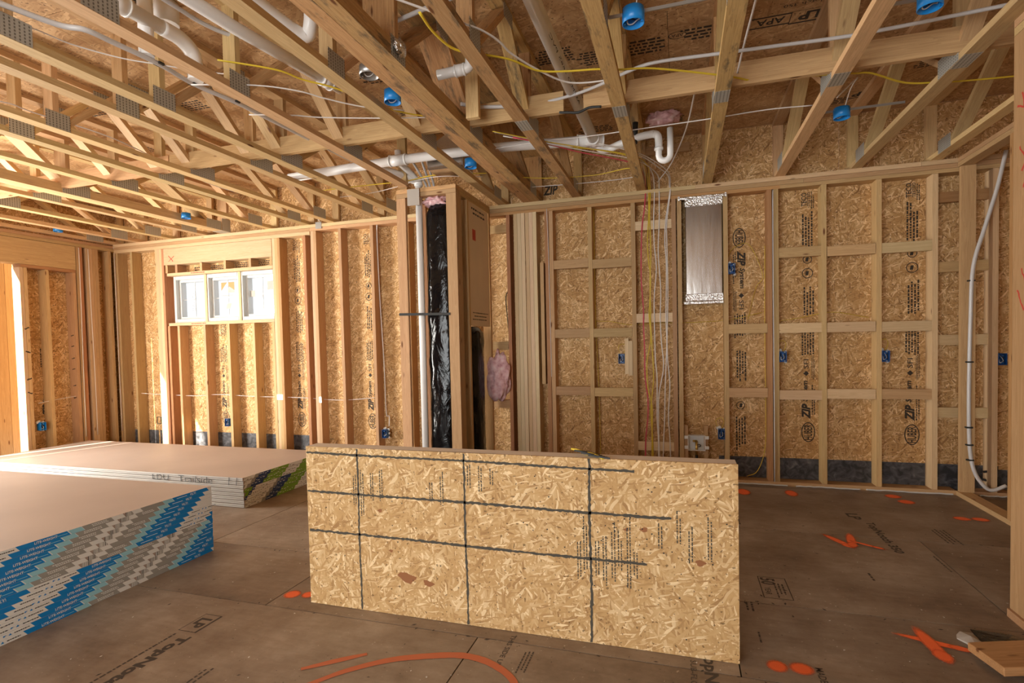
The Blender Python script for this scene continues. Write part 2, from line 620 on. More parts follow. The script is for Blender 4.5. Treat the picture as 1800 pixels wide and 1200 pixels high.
stud(-3.02, z1=2.84, mat='pine_red')
# right of the chase
stud(-1.80, mat='pine_red')
for k, m in enumerate(('pine_pale', 'pine_new', 'pine_new', 'pine_pale', 'pine_new', 'pine_new')):
    stud(-1.712 + k * 0.0432, w=0.0395, mat=m, y0=W - 0.012 - .006 * ((k * 7) % 3))
stud(-1.43, w=0.038, z0=0.97, z1=2.27, mat='pine', name='scab_board')
for x, m in ((-1.372, 'pine_red'), (-1.325, 'pine'), (-0.912, 'pine'), (-0.473, 'pine'), (-0.078, 'pine'), (-0.026, 'pine'), (0.40, 'pine'),
             (0.786, 'pine_red'), (0.843, 'pine'), (1.243, 'pine'), (1.681, 'pine'), (2.105, 'pine_pale'), (2.537, 'pine_pale'), (2.94, 'pine'), (3.35, 'pine'), (3.75, 'pine'), (4.2, 'pine')):
    stud(x, w=0.042, mat=m)
blocks = [(.887, 1.243, 2.162, 'pine'), (1.29, 1.676, 2.15, 'pine'), (1.724, 2.104, 2.147, 'pine_pale'),
          (.887, 1.243, 1.455, 'pine_pale'), (1.288, 1.676, 1.452, 'pine_pale'), (1.724, 2.104, 1.445, 'pine_pale'),
          (.887, 1.243, .825, 'pine_pale'), (1.288, 1.676, .838, 'pine_pale'), (1.724, 2.104, .838, 'pine'),
          (.442, .784, 1.462, 'pine'), (.442, .784, .845, 'pine'), 
          (-1.28, -.914, 2.19, 'pine'), (-.868, -.475, 2.172, 'pine'), (-1.28, -.914, 1.462, 'pine'), (-.868, -.475, 1.458, 'pine'),
          (-1.28, -.914, .853, 'pine'), (-.868, -.475, .842, 'pine')]
for a, b2, z, m in blocks:
    piece('blocking', wb, a, b2, W + 0.002, W + 0.040, z, z + 0.09, m, axis='X')
for a, b2, z, m in ((2.148, 2.536, 1.957, 'pine'), (2.148, 2.536, 1.315, 'pine_pale'), (2.148, 2.536, .672, 'pine_pale'), (2.148, 2.536, 2.565, 'pine_red'), (-2.02, -1.80, 2.63, 'pine'), (-2.02, -1.80, 1.345, 'pine'), (-2.02, -1.80, .70, 'pine')):
    piece('blocking', wb, a, b2, W + 0.06, W + 0.10, z, z + 0.09, m, axis='X')
for z, m in ((2.524, 'pine_new'), (1.596, 'pine_new'), (.295, 'pine_new')):
    piece('cable_board', wb, -.430, -.079, W - .002, W + 0.018, z, z + 0.09, m, axis='X')
piece('scab_board', wb, -.553, -.515, W + .005, W + .043, 1.075, 1.437, 'pine_new')
piece('scab_board', wb, -.514, -.476, W + .005, W + .043, 1.058, 1.413, 'pine_new')
piece('scab_board', wb, .018, .056, W + .03, W + .068, .04, .556, 'pine')
piece('scab_board', wb, .207, .244, W + .03, W + .068, .04, .556, 'pine')

# left wall ----------------------------------------------------------
wl = struct('wall_left')
XS = XL - SH
piece('header', wl, XL - 0.115, XL, 1.42, 5.13, 2.51, 2.815, 'pine', axis='Y')
piece('head_plate', wl, XL - .13, XL - .004, 4.50, 5.13, 2.47, 2.508, 'pine_red', axis='Y')
for z in (2.82, 2.860):
    piece('top_plate', wl, XL - SH, XL, -3.1, W - .002, z, z + 0.038, 'pine', axis='Y')
# openings: patio door 1.90-3.22, a gap 3.30-3.50, a gap 4.05-4.487
for a, b2 in ((4.50, 5.78), (3.52, 4.04), (0.52, 1.50), (-0.70, 0.52), (-1.92, -0.70), (-3.14, -1.92)):
    panel('sheathing_panel', wl, 'left', (XS, (a + b2) / 2, 1.45), b2 - a - .003, 2.9, 0.012, 'osb_wall')
panel('rim_panel', wl, 'left', (XS + .002, 1.33, 3.19), 9.0, 0.535, 0.012, 'osb_wall')
panel('sheathing_panel', wl, 'left', (XS, 3.0, 2.72), 3.0, 0.42, 0.012, 'osb_wall')
panel('sheathing_panel', wl, 'left', (XS, 1.695, 1.10), 0.39, 2.20, 0.012, 'osb_wall')
def lstud(y, w=0.038, mat='pine', z1=2.468, x1=None):
    return piece('stud', wl, XS + .003, x1 or XL, y, y + w, 0.04, z1, mat)
lstud(4.487, mat='pine_pale')
lstud(4.528, mat='pine')
lstud(4.765)
lstud(5.085, mat='pine', z1=2.468)
for y, m in ((5.137, 'pine'), (5.178, 'pine_red'), (5.262, 'pine_pale'), (5.302, 'pine_pale'), (5.342, 'pine'), (5.382, 'pine')):
    lstud(y, z1=2.818, mat=m)
lstud(5.56, z1=2.818)
for y in (4.0, 3.47):
    lstud(y, z1=2.508)
piece('sole_plate', wl, XS, XL, 4.487, W - .002, 0, 0.038, 'pine', axis='Y')
piece('sole_plate', wl, XS, XL, 3.52, 4.04, 0, 0.038, 'pine', axis='Y')
piece('sole_plate', wl, XS, XL, -3.1, 1.72, 0, 0.038, 'pine', axis='Y')
for y in (1.67, 1.30, .9, .5, .1, -.3, -.7, -1.1, -1.5, -1.9, -2.3, -2.7):
    lstud(y, z1=2.818 if y < 1.35 else 2.2)
# added outside: a screen keeping sun off the patio door, boards backing the gap
wx = struct('wall_added_outside')
panel('sheathing_panel', wx, 'left', (-8.02, 1.575, 1.6), 0.75, 3.4, 0.02, 'osb_wall')  # unseen panel, placed only to block direct sun
for k in range(9):
    piece('gap_backing_board', wx, -8.46, -8.42, 4.10 + k * .14, 4.236 + k * .14, 0, 3.0, 'pine' if k % 3 else 'pine_red', axis='Z')  # stands in for wall studs, set outside so sun reaches the jamb

# rear wall with its openings, right wall
wr = struct('wall_rear')
panel('sheathing_panel', wr, 'front', (-6.0, -3.14, 1.7), 3.5, 3.5, .012, 'osb_wall')
panel('sheathing_panel', wr, 'front', (2.5, -3.14, 1.7), 3.8, 3.5, .012, 'osb_wall')
panel('sheathing_panel', wr, 'front', (-1.8, -3.14, 3.05), 4.9, .82, .012, 'osb_wall')
panel('sun_block_roof', wr, 'down', (-1.8, -6.3, 2.72), 9.0, 6.2, .05, 'osb_wall')  # unseen slab, added to keep sun out of the rear opening
wr2 = struct('wall_right')
panel('sheathing_panel', wr2, 'right', (4.40, 1.33, 1.7), 9.0, 3.5, .012, 'osb_wall')

# partition on the right: end stud against the back wall, sole and one stud, then the stub of a nearer wall
wp = struct('wall_partition')
piece('sole_plate', wp, 2.285, 2.385, 3.30, W - .001, 0, 0.038, 'pine', axis='Y')
piece('top_plate', wp, 2.285, 2.385, 3.30, W - .01, 2.842, 2.88, 'pine', axis='Y')
piece('top_plate', wp, 2.285, 2.385, 3.30, W - .01, 2.882, 2.918, 'pine', axis='Y')
piece('stud', wp, 2.295, 2.40, W - .045, W - .005, 0.039, 2.84, 'pine')
piece('stud', wp, 2.275, 2.36, 4.80, 4.84, 0.039, 2.84, 'pine_red')
wn = struct('wall_stub')
piece('sole_plate', wn, 1.54, 4.39, 3.13, 3.272, 0, 0.04, 'pine_dark', axis='X')
piece('stud', wn, 1.552, 1.592, 3.13, 3.272, 0.042, 2.84, 'pine_dark')
piece('stud', wn, 1.594, 1.634, 3.13, 3.272, 0.042, 2.84, 'pine')
for x in (1.98, 2.39, 2.8, 3.2, 3.6, 4.0):
    piece('stud', wn, x, x + .038, 3.13, 3.272, 0.042, 2.84, 'pine')
piece('top_plate', wn, 1.552, 4.39, 3.13, 3.272, 2.842, 2.88, 'pine', axis='X')
piece('top_plate', wn, 1.552, 4.39, 3.13, 3.272, 2.882, 2.918, 'pine', axis='X')

# ================================================================== floor trusses
def plate_mat():
    m, nt, b = new_mat('nail_plate')
    tc = node(nt, 'ShaderNodeTexCoord')
    mp = node(nt, 'ShaderNodeVectorMath', operation='MULTIPLY')
    nt.links.new(tc.outputs['Object'], mp.inputs[0])
    mp.inputs[1].default_value = (48, 62, 48)
    fr = node(nt, 'ShaderNodeVectorMath', operation='FRACTION')
    nt.links.new(mp.outputs[0], fr.inputs[0])
    sp = node(nt, 'ShaderNodeSeparateXYZ')
    nt.links.new(fr.outputs[0], sp.inputs[0])
    a = mathn(nt, 'LESS_THAN', mathn(nt, 'ABSOLUTE', mathn(nt, 'SUBTRACT', sp.outputs[0], 0.5)), 0.18)
    c = mathn(nt, 'LESS_THAN', mathn(nt, 'ABSOLUTE', mathn(nt, 'SUBTRACT', sp.outputs[1], 0.5)), 0.32)
    k = mathn(nt, 'MULTIPLY', a, c)
    cc = mixc(nt, mathn(nt, 'MULTIPLY', k, .8), (0.50, 0.50, 0.46), (0.12, 0.11, 0.09))
    nt.links.new(cc, b.inputs['Base Color'])
    b.inputs['Metallic'].default_value = 0.55
    b.inputs['Roughness'].default_value = 0.5
    MATS['nail_plate'] = m
plate_mat()

def nplate(parent, face, c, w, h):
    return panel('nail_plate', parent, face, c, w, h, 0.0015, 'nail_plate')

NODES_B = [-1.80, -0.65, 0.62, 1.81, 2.61, 3.76, 5.36]
def truss(x0, label, y1=W + SH - .02, side=None, mat='pine_truss', w=0.09, height=0.038, plies=1, yend_plate=True):
    y0 = -2.6
    t = thing('floor_truss', (x0 + w / 2, y1, CEIL), label, 'truss', 'open-web floor trusses overhead')
    side = side or ('left' if x0 < 0 else 'right')
    sx = x0 + w if side == 'left' else x0
    face = side
    sgn = 1 if side == 'left' else -1
    for k in range(plies):
        pw = w / plies
        piece('bottom_chord', t, x0 + k * pw + .001, x0 + (k + 1) * pw - .001, y0, y1, CEIL, CEIL + height, mat, axis='Y')
    piece('top_chord', t, x0, x0 + w, y0, y1, DECK - 0.039, DECK - .001, mat, axis='Y')
    zb, zt = CEIL + height, DECK - 0.039
    cx = x0 + w / 2
    ww = w - 0.004
    def web(ya, za, yb, zb_):
        if max(ya, yb) > y1:
            return
        bar('web', t, (cx, ya, za), (cx, yb, zb_), ww, 0.038, (1, 0, 0), mat)
    # chase opening with two uprights, then a zig-zag either way
    for y in (1.80, 2.60, y1 - 0.02):
        piece('web', t, x0 + .002, x0 + w - .002, y - .019, y + .019, zb, zt, mat, axis='Z')
    web(2.66, zb, 3.17, zt); web(3.21, zt, 3.72, zb); web(3.80, zb, 4.50, zt); web(4.56, zt, 5.28, zb)
    web(1.76, zb, 1.25, zt); web(1.21, zt, 0.66, zb); web(0.58, zb, 0.05, zt); web(0.0, zt, -.6, zb)
    piece('web', t, x0 + .002, x0 + w - .002, 3.672, 3.71, zb, zt, mat, axis='Z')
    for y, pw_ in ((1.81, .17), (2.61, .15), (3.76, .25), (5.36, .22)):
        if y < y1:
            nplate(t, face, (sx + sgn * .0012, y, CEIL + .056), pw_, .108)
    for y in (3.19, 1.23, 4.53):
        if y < y1:
            nplate(t, face, (sx + sgn * .0012, y, DECK - .06), .17, .09)
    return t

TR = [(2.08, 'rightmost floor truss, just above the sole plate of the right partition'),
      (1.475, 'floor truss whose end sits above the rightmost blue box on the back wall studs'),
      (0.855, 'floor truss beside the hanging blue box, right of the foil duct'),
      (0.215, 'floor truss ending right above the shiny foil wall duct'),
      (-0.41, 'dark grained floor truss beside the tall white vent pipe'),
      (-1.065, 'mildew-spotted floor truss between the white vent pipe and the doubled girder'),
      (-1.88, 'floor truss running past the right side of the black duct chase'),
      (-2.54, 'floor truss that stops at the front of the black duct chase'),
      (-3.12, 'floor truss just left of the chase, second in from the elbowed drain pipe'),
      (-3.425, 'floor truss close beside its neighbour left of the chase, a hand apart'),
      (-4.055, 'floor truss landing over the second stud bay left of the chase'),
      (-4.41, 'floor truss landing right of the window, over the red studs'),
      (-4.97, 'floor truss landing above the right end of the three-pane window'),
      (-6.0, 'floor truss next to the doubled girder above the three-pane window'),
      (-6.60, 'floor truss landing above the left end of the three-pane window'),
      (-7.19, 'second floor truss from the left wall'),
      (-7.64, 'floor truss lying nearest the left wall header')]
for x, lab in TR:
    m = 'pine_stained' if x in (-0.41, -1.065, 0.215) else 'pine_truss'
    t = truss(x, lab, y1=4.66 if x == -2.54 else W + SH - .02, mat=m)
    if -1.2 < x < 2.0:
        panel('nail_plate', t, 'down', (x + .045, 3.66, CEIL - .0012), .086, .17, .0015, 'nail_plate')
g1 = truss(-1.60, 'doubled dark-stained girder truss crossing the middle of the ceiling', w=0.19, height=0.085, plies=2, mat='pine_stained')
g2 = truss(-5.66, 'doubled girder truss with drilled holes, landing in a steel hanger above the window', w=0.15, height=0.085, plies=2, y1=W - .04)
piece('hanger', g2, -5.665, -5.505, W - .16, W - .03, CEIL - .004, CEIL - .001, 'steel', axis='Y')
piece('hanger', g2, -5.508, -5.504, W - .16, W - .03, CEIL - .003, CEIL + .15, 'nail_plate', axis='Y')

sb = thing('strongback', (-1.0, 3.64, 2.97), 'long two-by-six strongback crossing between the floor trusses', 'board')
for a, b2 in ((-7.5, -4.2), (-4.19, -.735), (-.60, 2.2)):
    piece('board', sb, a, b2, 3.628, 3.666, 2.962, 3.10, 'pine', axis='X')

# ================================================================== window
plain('window_vinyl', (0.62, 0.63, 0.61), 0.4)
plain('sticker_orange', (0.85, 0.28, 0.10), 0.6)
plain('sticker_grey', (0.45, 0.43, 0.38), 0.6)
def glass_mat():
    m, nt, b = new_mat('window_glass')
    out = nt.nodes['Material Output']
    tr = node(nt, 'ShaderNodeBsdfTransparent')
    gl = node(nt, 'ShaderNodeBsdfGlossy')
    gl.inputs['Roughness'].default_value = 0.02
    mx = node(nt, 'ShaderNodeMixShader')
    mx.inputs[0].default_value = 0.06
    nt.links.new(tr.outputs[0], mx.inputs[1])
    nt.links.new(gl.outputs[0], mx.inputs[2])
    nt.links.new(mx.outputs[0], out.inputs['Surface'])
    MATS['window_glass'] = m
glass_mat()
win = struct('window_1', (0, 0, 0), 'white three-pane window set high in the back wall')
WX0, WX1, WZ0, WZ1 = -6.595, -4.905, 1.792, 2.423
uw = (WX1 - WX0) / 3
for k in range(3):
    a = WX0 + k * uw
    b2 = a + uw
    y0, y1 = W + 0.055, W + 0.20
    piece('window_frame', win, a + .001, a + .042, y0, y1, WZ0, WZ1, 'window_vinyl', axis='Z', bev=.004)
    piece('window_frame', win, b2 - .042, b2 - .001, y0, y1, WZ0, WZ1, 'window_vinyl', axis='Z', bev=.004)
    piece('window_frame', win, a + .042, b2 - .042, y0, y1, WZ0, WZ0 + .05, 'window_vinyl', axis='X', bev=.004)
    piece('window_frame', win, a + .042, b2 - .042, y0, y1, WZ1 - .05, WZ1, 'window_vinyl', axis='X', bev=.004)
    for xa, xb, za, zb in ((a + .042, a + .075, WZ0 + .05, WZ1 - .05), (b2 - .075, b2 - .042, WZ0 + .05, WZ1 - .05)):
        piece('sash', win, xa, xb, y0 + .05, y1 - .01, za, zb, 'window_vinyl', axis='Z')
    for za, zb in ((WZ0 + .05, WZ0 + .08), (WZ1 - .08, WZ1 - .05)):
        piece('sash', win, a + .075, b2 - .075, y0 + .05, y1 - .01, za, zb, 'window_vinyl', axis='X')
    p = piece('pane', win, a + .075, b2 - .075, y1 - .05, y1 - .044, WZ0 + .08, WZ1 - .08, 'window_glass')
    piece('muntin', p, (a + b2) / 2 - .004, (a + b2) / 2 + .004, y1 - .06, y1 - .052, WZ0 + .08, WZ1 - .08, 'window_vinyl', axis='Z')
    piece('muntin', p, a + .075, b2 - .075, y1 - .06, y1 - .052, (WZ0 + WZ1) / 2 - .004, (WZ0 + WZ1) / 2 + .004, 'window_vinyl', axis='X')
    cx = (a + b2) / 2
    if k == 1:
        quads2d('sticker', [((-.10, 0), (0, .11), (-.10, .11)), ((.02, .06), (.12, .0), (.12, .11), (.02, .11))], p, (cx - .01, y1 - .064, 2.20), (1, 0, 0), (0, 0, 1), 'sticker_orange')
        quads2d('sticker', [((.01, -.03), (.12, -.03), (.12, 0), (.01, .055)), ((-.03, -.24), (.04, -.24), (.07, -.17), (-.01, -.17))], p, (cx - .01, y1 - .064, 2.20), (1, 0, 0), (0, 0, 1), 'sticker_grey')
        print_rows(p, (cx, y1 - .064, 2.135), (1, 0, 0), (0, 0, 1), .26, .018, 1, 'sticker_grey', 5)
    else:
        print_rows(p, (cx - .02, y1 - .064, 2.08), (0, 0, 1), (-1, 0, 0), .32, .07, 3, 'sticker_grey', 6 + k, .25)
        if k == 2:
            quads2d('sticker', [((.08, .06), (.17, .06), (.17, .17), (.08, .17)), ((-.2, -.02), (-.12, -.02), (-.12, .06), (-.2, .06))], p, (cx, y1 - .064, 2.12), (1, 0, 0), (0, 0, 1), 'sticker_grey')
for k in (1, 2):
    piece('mullion_strip', win, WX0 + k * uw - .018, WX0 + k * uw + .018, W + .045, W + .054, WZ0, WZ1, 'pine_pale', axis='Z')

# ================================================================== island half-wall
isl = thing('island_wall', (-0.88, 2.5, 0), 'low kitchen island wall faced with strand board and dark layout lines', 'half wall')
IX0, IX1, IY = -1.985, 0.228, 2.49
fp = panel('front_panel', isl, 'back', ((IX0 + IX1) / 2, IY, .4385), IX1 - IX0, .875, .012, 'osb_island', bev=.0015)
piece('top_plate', isl, IX0 + .002, IX1 - .004, IY + .0005, IY + .10, .838, .876, 'pine_grey', axis='X', bev=.002)
piece('bottom_plate', isl, IX0 + .004, IX1 - .004, IY + .0125, IY + .10, 0.001, .039, 'pine', axis='X')
for x in (IX0 + .004, -1.55, -1.15, -.75, -.35, .05, IX1 - .044):
    piece('stud', isl, x, x + .038, IY + .0125, IY + .10, .04, .837, 'pine')

def stroke(name, parent, a, b2, w, c, x, y, mat='marker_ink', seed=1, rough=.5, n=None):
    """hand-drawn line with ragged edges in the plane x, y at c"""
    r = random.Random(seed)
    a, b2 = Vector((a[0], a[1], 0)), Vector((b2[0], b2[1], 0))
    d = b2 - a
    L = d.length
    d.normalize()
    nrm = Vector((-d.y, d.x, 0))
    n = n or max(4, int(L / .012))
    pts = []
    for i in range(n + 1):
        f = i / n
        p = a + d * L * f
        wob = math.sin(f * 9 + seed) * .0015
        hi = w / 2 * (1 + r.uniform(-rough, rough)) + wob
        lo = w / 2 * (1 + r.uniform(-rough, rough)) - wob
        pts.append((p + nrm * hi, p - nrm * lo))
    Q = [((pts[i][0].x, pts[i][0].y), (pts[i][1].x, pts[i][1].y), (pts[i + 1][1].x, pts[i + 1][1].y), (pts[i + 1][0].x, pts[i + 1][0].y)) for i in range(n)]
    return quads2d(name, Q, parent, c, x, y, mat)
XU, YU, ZU = (1, 0, 0), (0, 1, 0), (0, 0, 1)
fc = (0, IY - .0008, 0)
for k, (a, b2, w) in enumerate((((-1.98, .843), (-.21, .826), .011), ((-1.98, .63), (-.05, .619), .012), ((-1.975, .413), (-.16, .400), .012),
                                ((-1.66, .872), (-1.657, .005), .010), ((-1.047, .873), (-1.041, .005), .011), ((-.416, .875), (-.416, .005), .012))):
    stroke('layout_line', fp, a, b2, w, fc, XU, ZU, seed=k + 3)
fc2 = (0, IY - .0007, 0)
k = 0
for x, z0, z1 in ((-1.68, .56, .77), (-1.635, .50, .78), (-1.575, .60, .75), (-1.52, .60, .79), (-1.23, .62, .73), (-1.17, .60, .77), (-1.02, .70, .82), (-.96, .68, .82), (-.90, .72, .80), (-.47, .30, .50), (-.44, .33, .62), (-.385, .32, .50), (-.35, .28, .52), (-.31, .30, .60), (-.28, .36, .54), (-.24, .28, .64), (-.21, .33, .47), (-.10, .48, .60), (-.02, .50, .66), (.03, .42, .62), (.11, .44, .66)):
    print_rows(fp, (x, IY - .0007, (z0 + z1) / 2), ZU, (-1, 0, 0), z1 - z0, .026, 2, 'marker_ink', 40 + k, .42, 'stamp')
    k += 1
r = random.Random(12)
dots = []
for i in range(190):
    x, z = (r.uniform(-1.95, .21), r.uniform(.03, .86)) if i < 70 else (r.gauss(-.3, .2), r.gauss(.5, .14))
    if IX0 + .02 < x < IX1 - .02 and .02 < z < .85:
        s = r.uniform(.0012, .0036)
        dots.append(((x - s, z - s * .8), (x + s, z - s), (x + s * .9, z + s), (x - s, z + s * .7)))
quads2d('specks', dots, fp, fc2, XU, ZU, 'black_paint')['kind'] = 'stuff'
plain('knot_brown', (0.30, 0.12, 0.045), .8)
for x, z, s in ((-1.38, .205, .05), (-1.26, .19, .03), (-1.53, .55, .014), (-.17, .56, .018), (-.25, .555, .012), (.07, .43, .022), (-1.47, .34, .012)):
    n = 11
    quads2d('resin_spot', [tuple((s * (1 + .35 * math.sin(3 * a + x * 9)) * math.cos(a), s * .55 * (1 + .3 * math.cos(2 * a + z * 7)) * math.sin(a)) for a in [2 * math.pi * i / n for i in range(n)])], fp, (x, IY - .0006, z), XU, ZU, 'knot_brown')
# end of cut cable lying on the island cap
plain('black_rubber', (0.02, 0.02, 0.018), .6)
cc = thing('cable_offcut', (-.43, 2.56, .876), 'frayed yellow and black cable offcut lying on the island top plate', 'cable')
tube('yellow_end', [(-.53, 2.66, .882), (-.49, 2.61, .888), (-.455, 2.575, .886), (-.43, 2.545, .883)], .0055, 'yellow_cable', cc, 8)
for k in range(9):
    t = k / 8
    p = Vector((-.46 + .11 * t, 2.585 - .12 * t, .884))
    bar('black_strand', cc, p + Vector((-.042, .0, .006 + .002 * (k % 3))), p + Vector((.036, -.014, .003)), .008, .006, (0, 0, 1), 'black_rubber')
tube('inner_cord', [(-.45, 2.57, .886), (-.40, 2.515, .890), (-.345, 2.46, .884)], .006, 'yellow_cable', cc, 8)

# ================================================================== drywall stacks
def paper(name, rgb, var=0.08, rough=.75):
    m, nt, b = new_mat(name)
    vec, rnd = coords(nt, 3.0)
    n1 = node(nt, 'ShaderNodeTexNoise')
    n1.inputs['Scale'].default_value = 1.6
    n1.inputs['Detail'].default_value = 5
    nt.links.new(vec, n1.inputs['Vector'])
    rp = ramp(nt, ((.3, tuple(v * (1 - var) for v in rgb)), (.7, tuple(min(1, v * (1 + var)) for v in rgb))))
    nt.links.new(n1.outputs['Fac'], rp.inputs[0])
    nt.links.new(rp.outputs[0], b.inputs['Base Color'])
    b.inputs['Roughness'].default_value = rough
    MATS[name] = m
paper('drywall_tan', (0.43, 0.345, 0.295), rough=.5)
paper('drywall_edge', (0.44, 0.425, 0.40))
plain('tape_blue', (0.0, 0.24, 0.66), .45)
plain('tape_sky', (0.34, 0.68, 0.80), .45)
plain('tape_grey', (0.36, 0.36, 0.335), .5)
plain('tape_white', (0.84, 0.86, 0.84), .5)
plain('tape_light', (0.75, 0.85, 0.90), .5)
plain('tape_navy', (0.02, 0.06, 0.19), .5)
plain('tape_green', (0.22, 0.44, 0.05), .5)
plain('tape_black', (0.02, 0.02, 0.022), .5)
ORD = ['topmost', 'second', 'third', 'fourth', 'fifth', 'sixth', 'seventh', 'eighth', 'ninth', 'tenth', 'eleventh', 'twelfth', 'thirteenth', 'fourteenth', 'fifteenth', 'sixteenth', 'seventeenth', 'lowest']
TM = ['tape_blue', 'tape_sky', 'tape_grey', 'tape_white', 'tape_light', 'tape_black']
SEG = [(1.58, 1.816, 3), (1.816, 2.058, 0), (2.058, 2.129, 1), (2.129, 2.291, 2), (2.291, 2.359, 3), (2.359, 2.412, 6), (2.412, 2.469, 3), (2.469, 2.616, 2), (2.616, 2.686, 1), (2.686, 2.954, 0)]
PER = 1.374
PX, PY0, PY1, RH = -3.178, 1.60, 2.975, 0.0255
def tape_row(parent, r, z0, xo, yo):
    off = -.032 * r + (.56 if r >= 9 else 0)
    h = RH - .0006
    sl = .019
    Q, I = [], []
    def quad(a, b2, m, za=0.0, zb=1.0, s=sl):
        # slanted boundaries: lower end shifted towards +Y
        a0, b0 = a + s * (1 - za) - s, b2 + s * (1 - za) - s
        a1, b1 = a + s * (1 - zb) - s, b2 + s * (1 - zb) - s
        c = [max(PY0, min(PY1, v)) for v in (a0, b0, b1, a1)]
        if c[1] - c[0] < .0005 and c[2] - c[3] < .0005:
            return
        Q.append(((c[0], za * h), (c[1], za * h), (c[2], zb * h), (c[3], zb * h)))
        I.append(m)
    lw, ul, logo = [], [], []
    rr = random.Random(r)
    for p in (-1, 0, 1):
        for a, b2, m in SEG:
            a, b2 = a + off + p * PER, b2 + off + p * PER
            if b2 < PY0 or a > PY1 + .03:
                continue
            if m == 6:
                quad(a, b2, 3, s=0)
                t = a
                while t < b2:
                    w = rr.uniform(.0012, .004)
                    quad(t, min(t + w, b2), rr.choice((2, 5, 2)), s=0)
                    t += w + rr.uniform(.001, .003)
            else:
                quad(a, b2, m)
            if m == 1:
                quad(a - .004, a + .002, 4)
                quad(b2 - .003, b2 + .003, 4)
            if m == 2:
                for zz in (.25, .6):
                    t = a + .03 + rr.uniform(0, .02)
                    while t < b2 - .035:
                        w = rr.uniform(.004, .010)
                        quad(t, t + w, 3, zz, zz + .18)
                        t += w + .003
            if m == 0 and b2 - a < .25:
                lw.append((a + b2) / 2 - .003)
                quad((a + b2) / 2 + .058, b2 - .012, 1, .40, .50)
            elif m == 0:
                ul.append((a + b2) / 2 + .004)
                quad(a + .025, (a + b2) / 2 - .032, 4, .42, .55)
            if m == 3 and b2 - a > .2:
                logo.append((a + b2) / 2)
    # polygons laid on one another are lifted a hair so that none coincide
    V, F = [], []
    base = 0
    for j, q in enumerate(Q):
        lift = .0002 + .00002 * (j % 40)
        F.append(tuple(range(len(V), len(V) + 4)))
        V += [(a, b2, lift) for a, b2 in q]
    t = mesh_obj('end_tape', V, F, None, parent, frame((PX + xo, yo, z0), (0, 1, 0), (0, 0, 1)), mats=TM, idx=I)
    for y in lw:
        if PY0 + .05 < y < PY1 - .05:
            text('LITE-WEIGHT', t, (PX + xo + .0014, y + yo, z0 + h * .5), YU, ZU, .108, h * .52, 'tape_white', .02)
    for y in ul:
        if PY0 + .03 < y < PY1 - .03:
            text('ULTRA', t, (PX + xo + .0014, y + yo, z0 + h * .5), (0, -1, 0), (0, 0, -1), .046, h * .6, 'tape_light', .02)
    for y in logo:
        if PY0 + .06 < y < PY1 - .06:
            quads2d('logo', [((-.018, -.004), (-.004, .005), (-.018, .005)), ((.004, -.004), (.018, -.004), (.012, .006))], t, (PX + xo + .0014, y + yo, z0 + h * .5), YU, ZU, 'tape_blue')
            print_rows(t, (PX + xo + .0014, y + yo + .065, z0 + h * .5), YU, ZU, .08, .008, 1, 'tape_black', r)
            print_rows(t, (PX + xo + .0014, y + yo - .065, z0 + h * .5), YU, ZU, .08, .008, 1, 'tape_black', r + 50)
    return t
NB = 18
for r in range(NB):
    z1 = .459 - r * RH
    z0 = z1 - RH
    xo, yo = (rng.uniform(-.0015, .0015), rng.uniform(-.002, .002)) if r else (0, 0)
    b = thing('drywall_bundle', (-5.0, 2.29, z0), '%s blue-taped pair of drywall sheets in the near stack' % ORD[r], 'drywall', 'taped drywall pairs in the near stack')
    for k in range(2):
        piece('board', b, PX + xo - 3.66, PX + xo, PY0 + yo, PY1 + yo, z0 + k * RH / 2 + .0002, z0 + (k + 1) * RH / 2 - .0002, 'drywall_tan')
    tape_row(b, r, z0 + .0003, xo, yo)
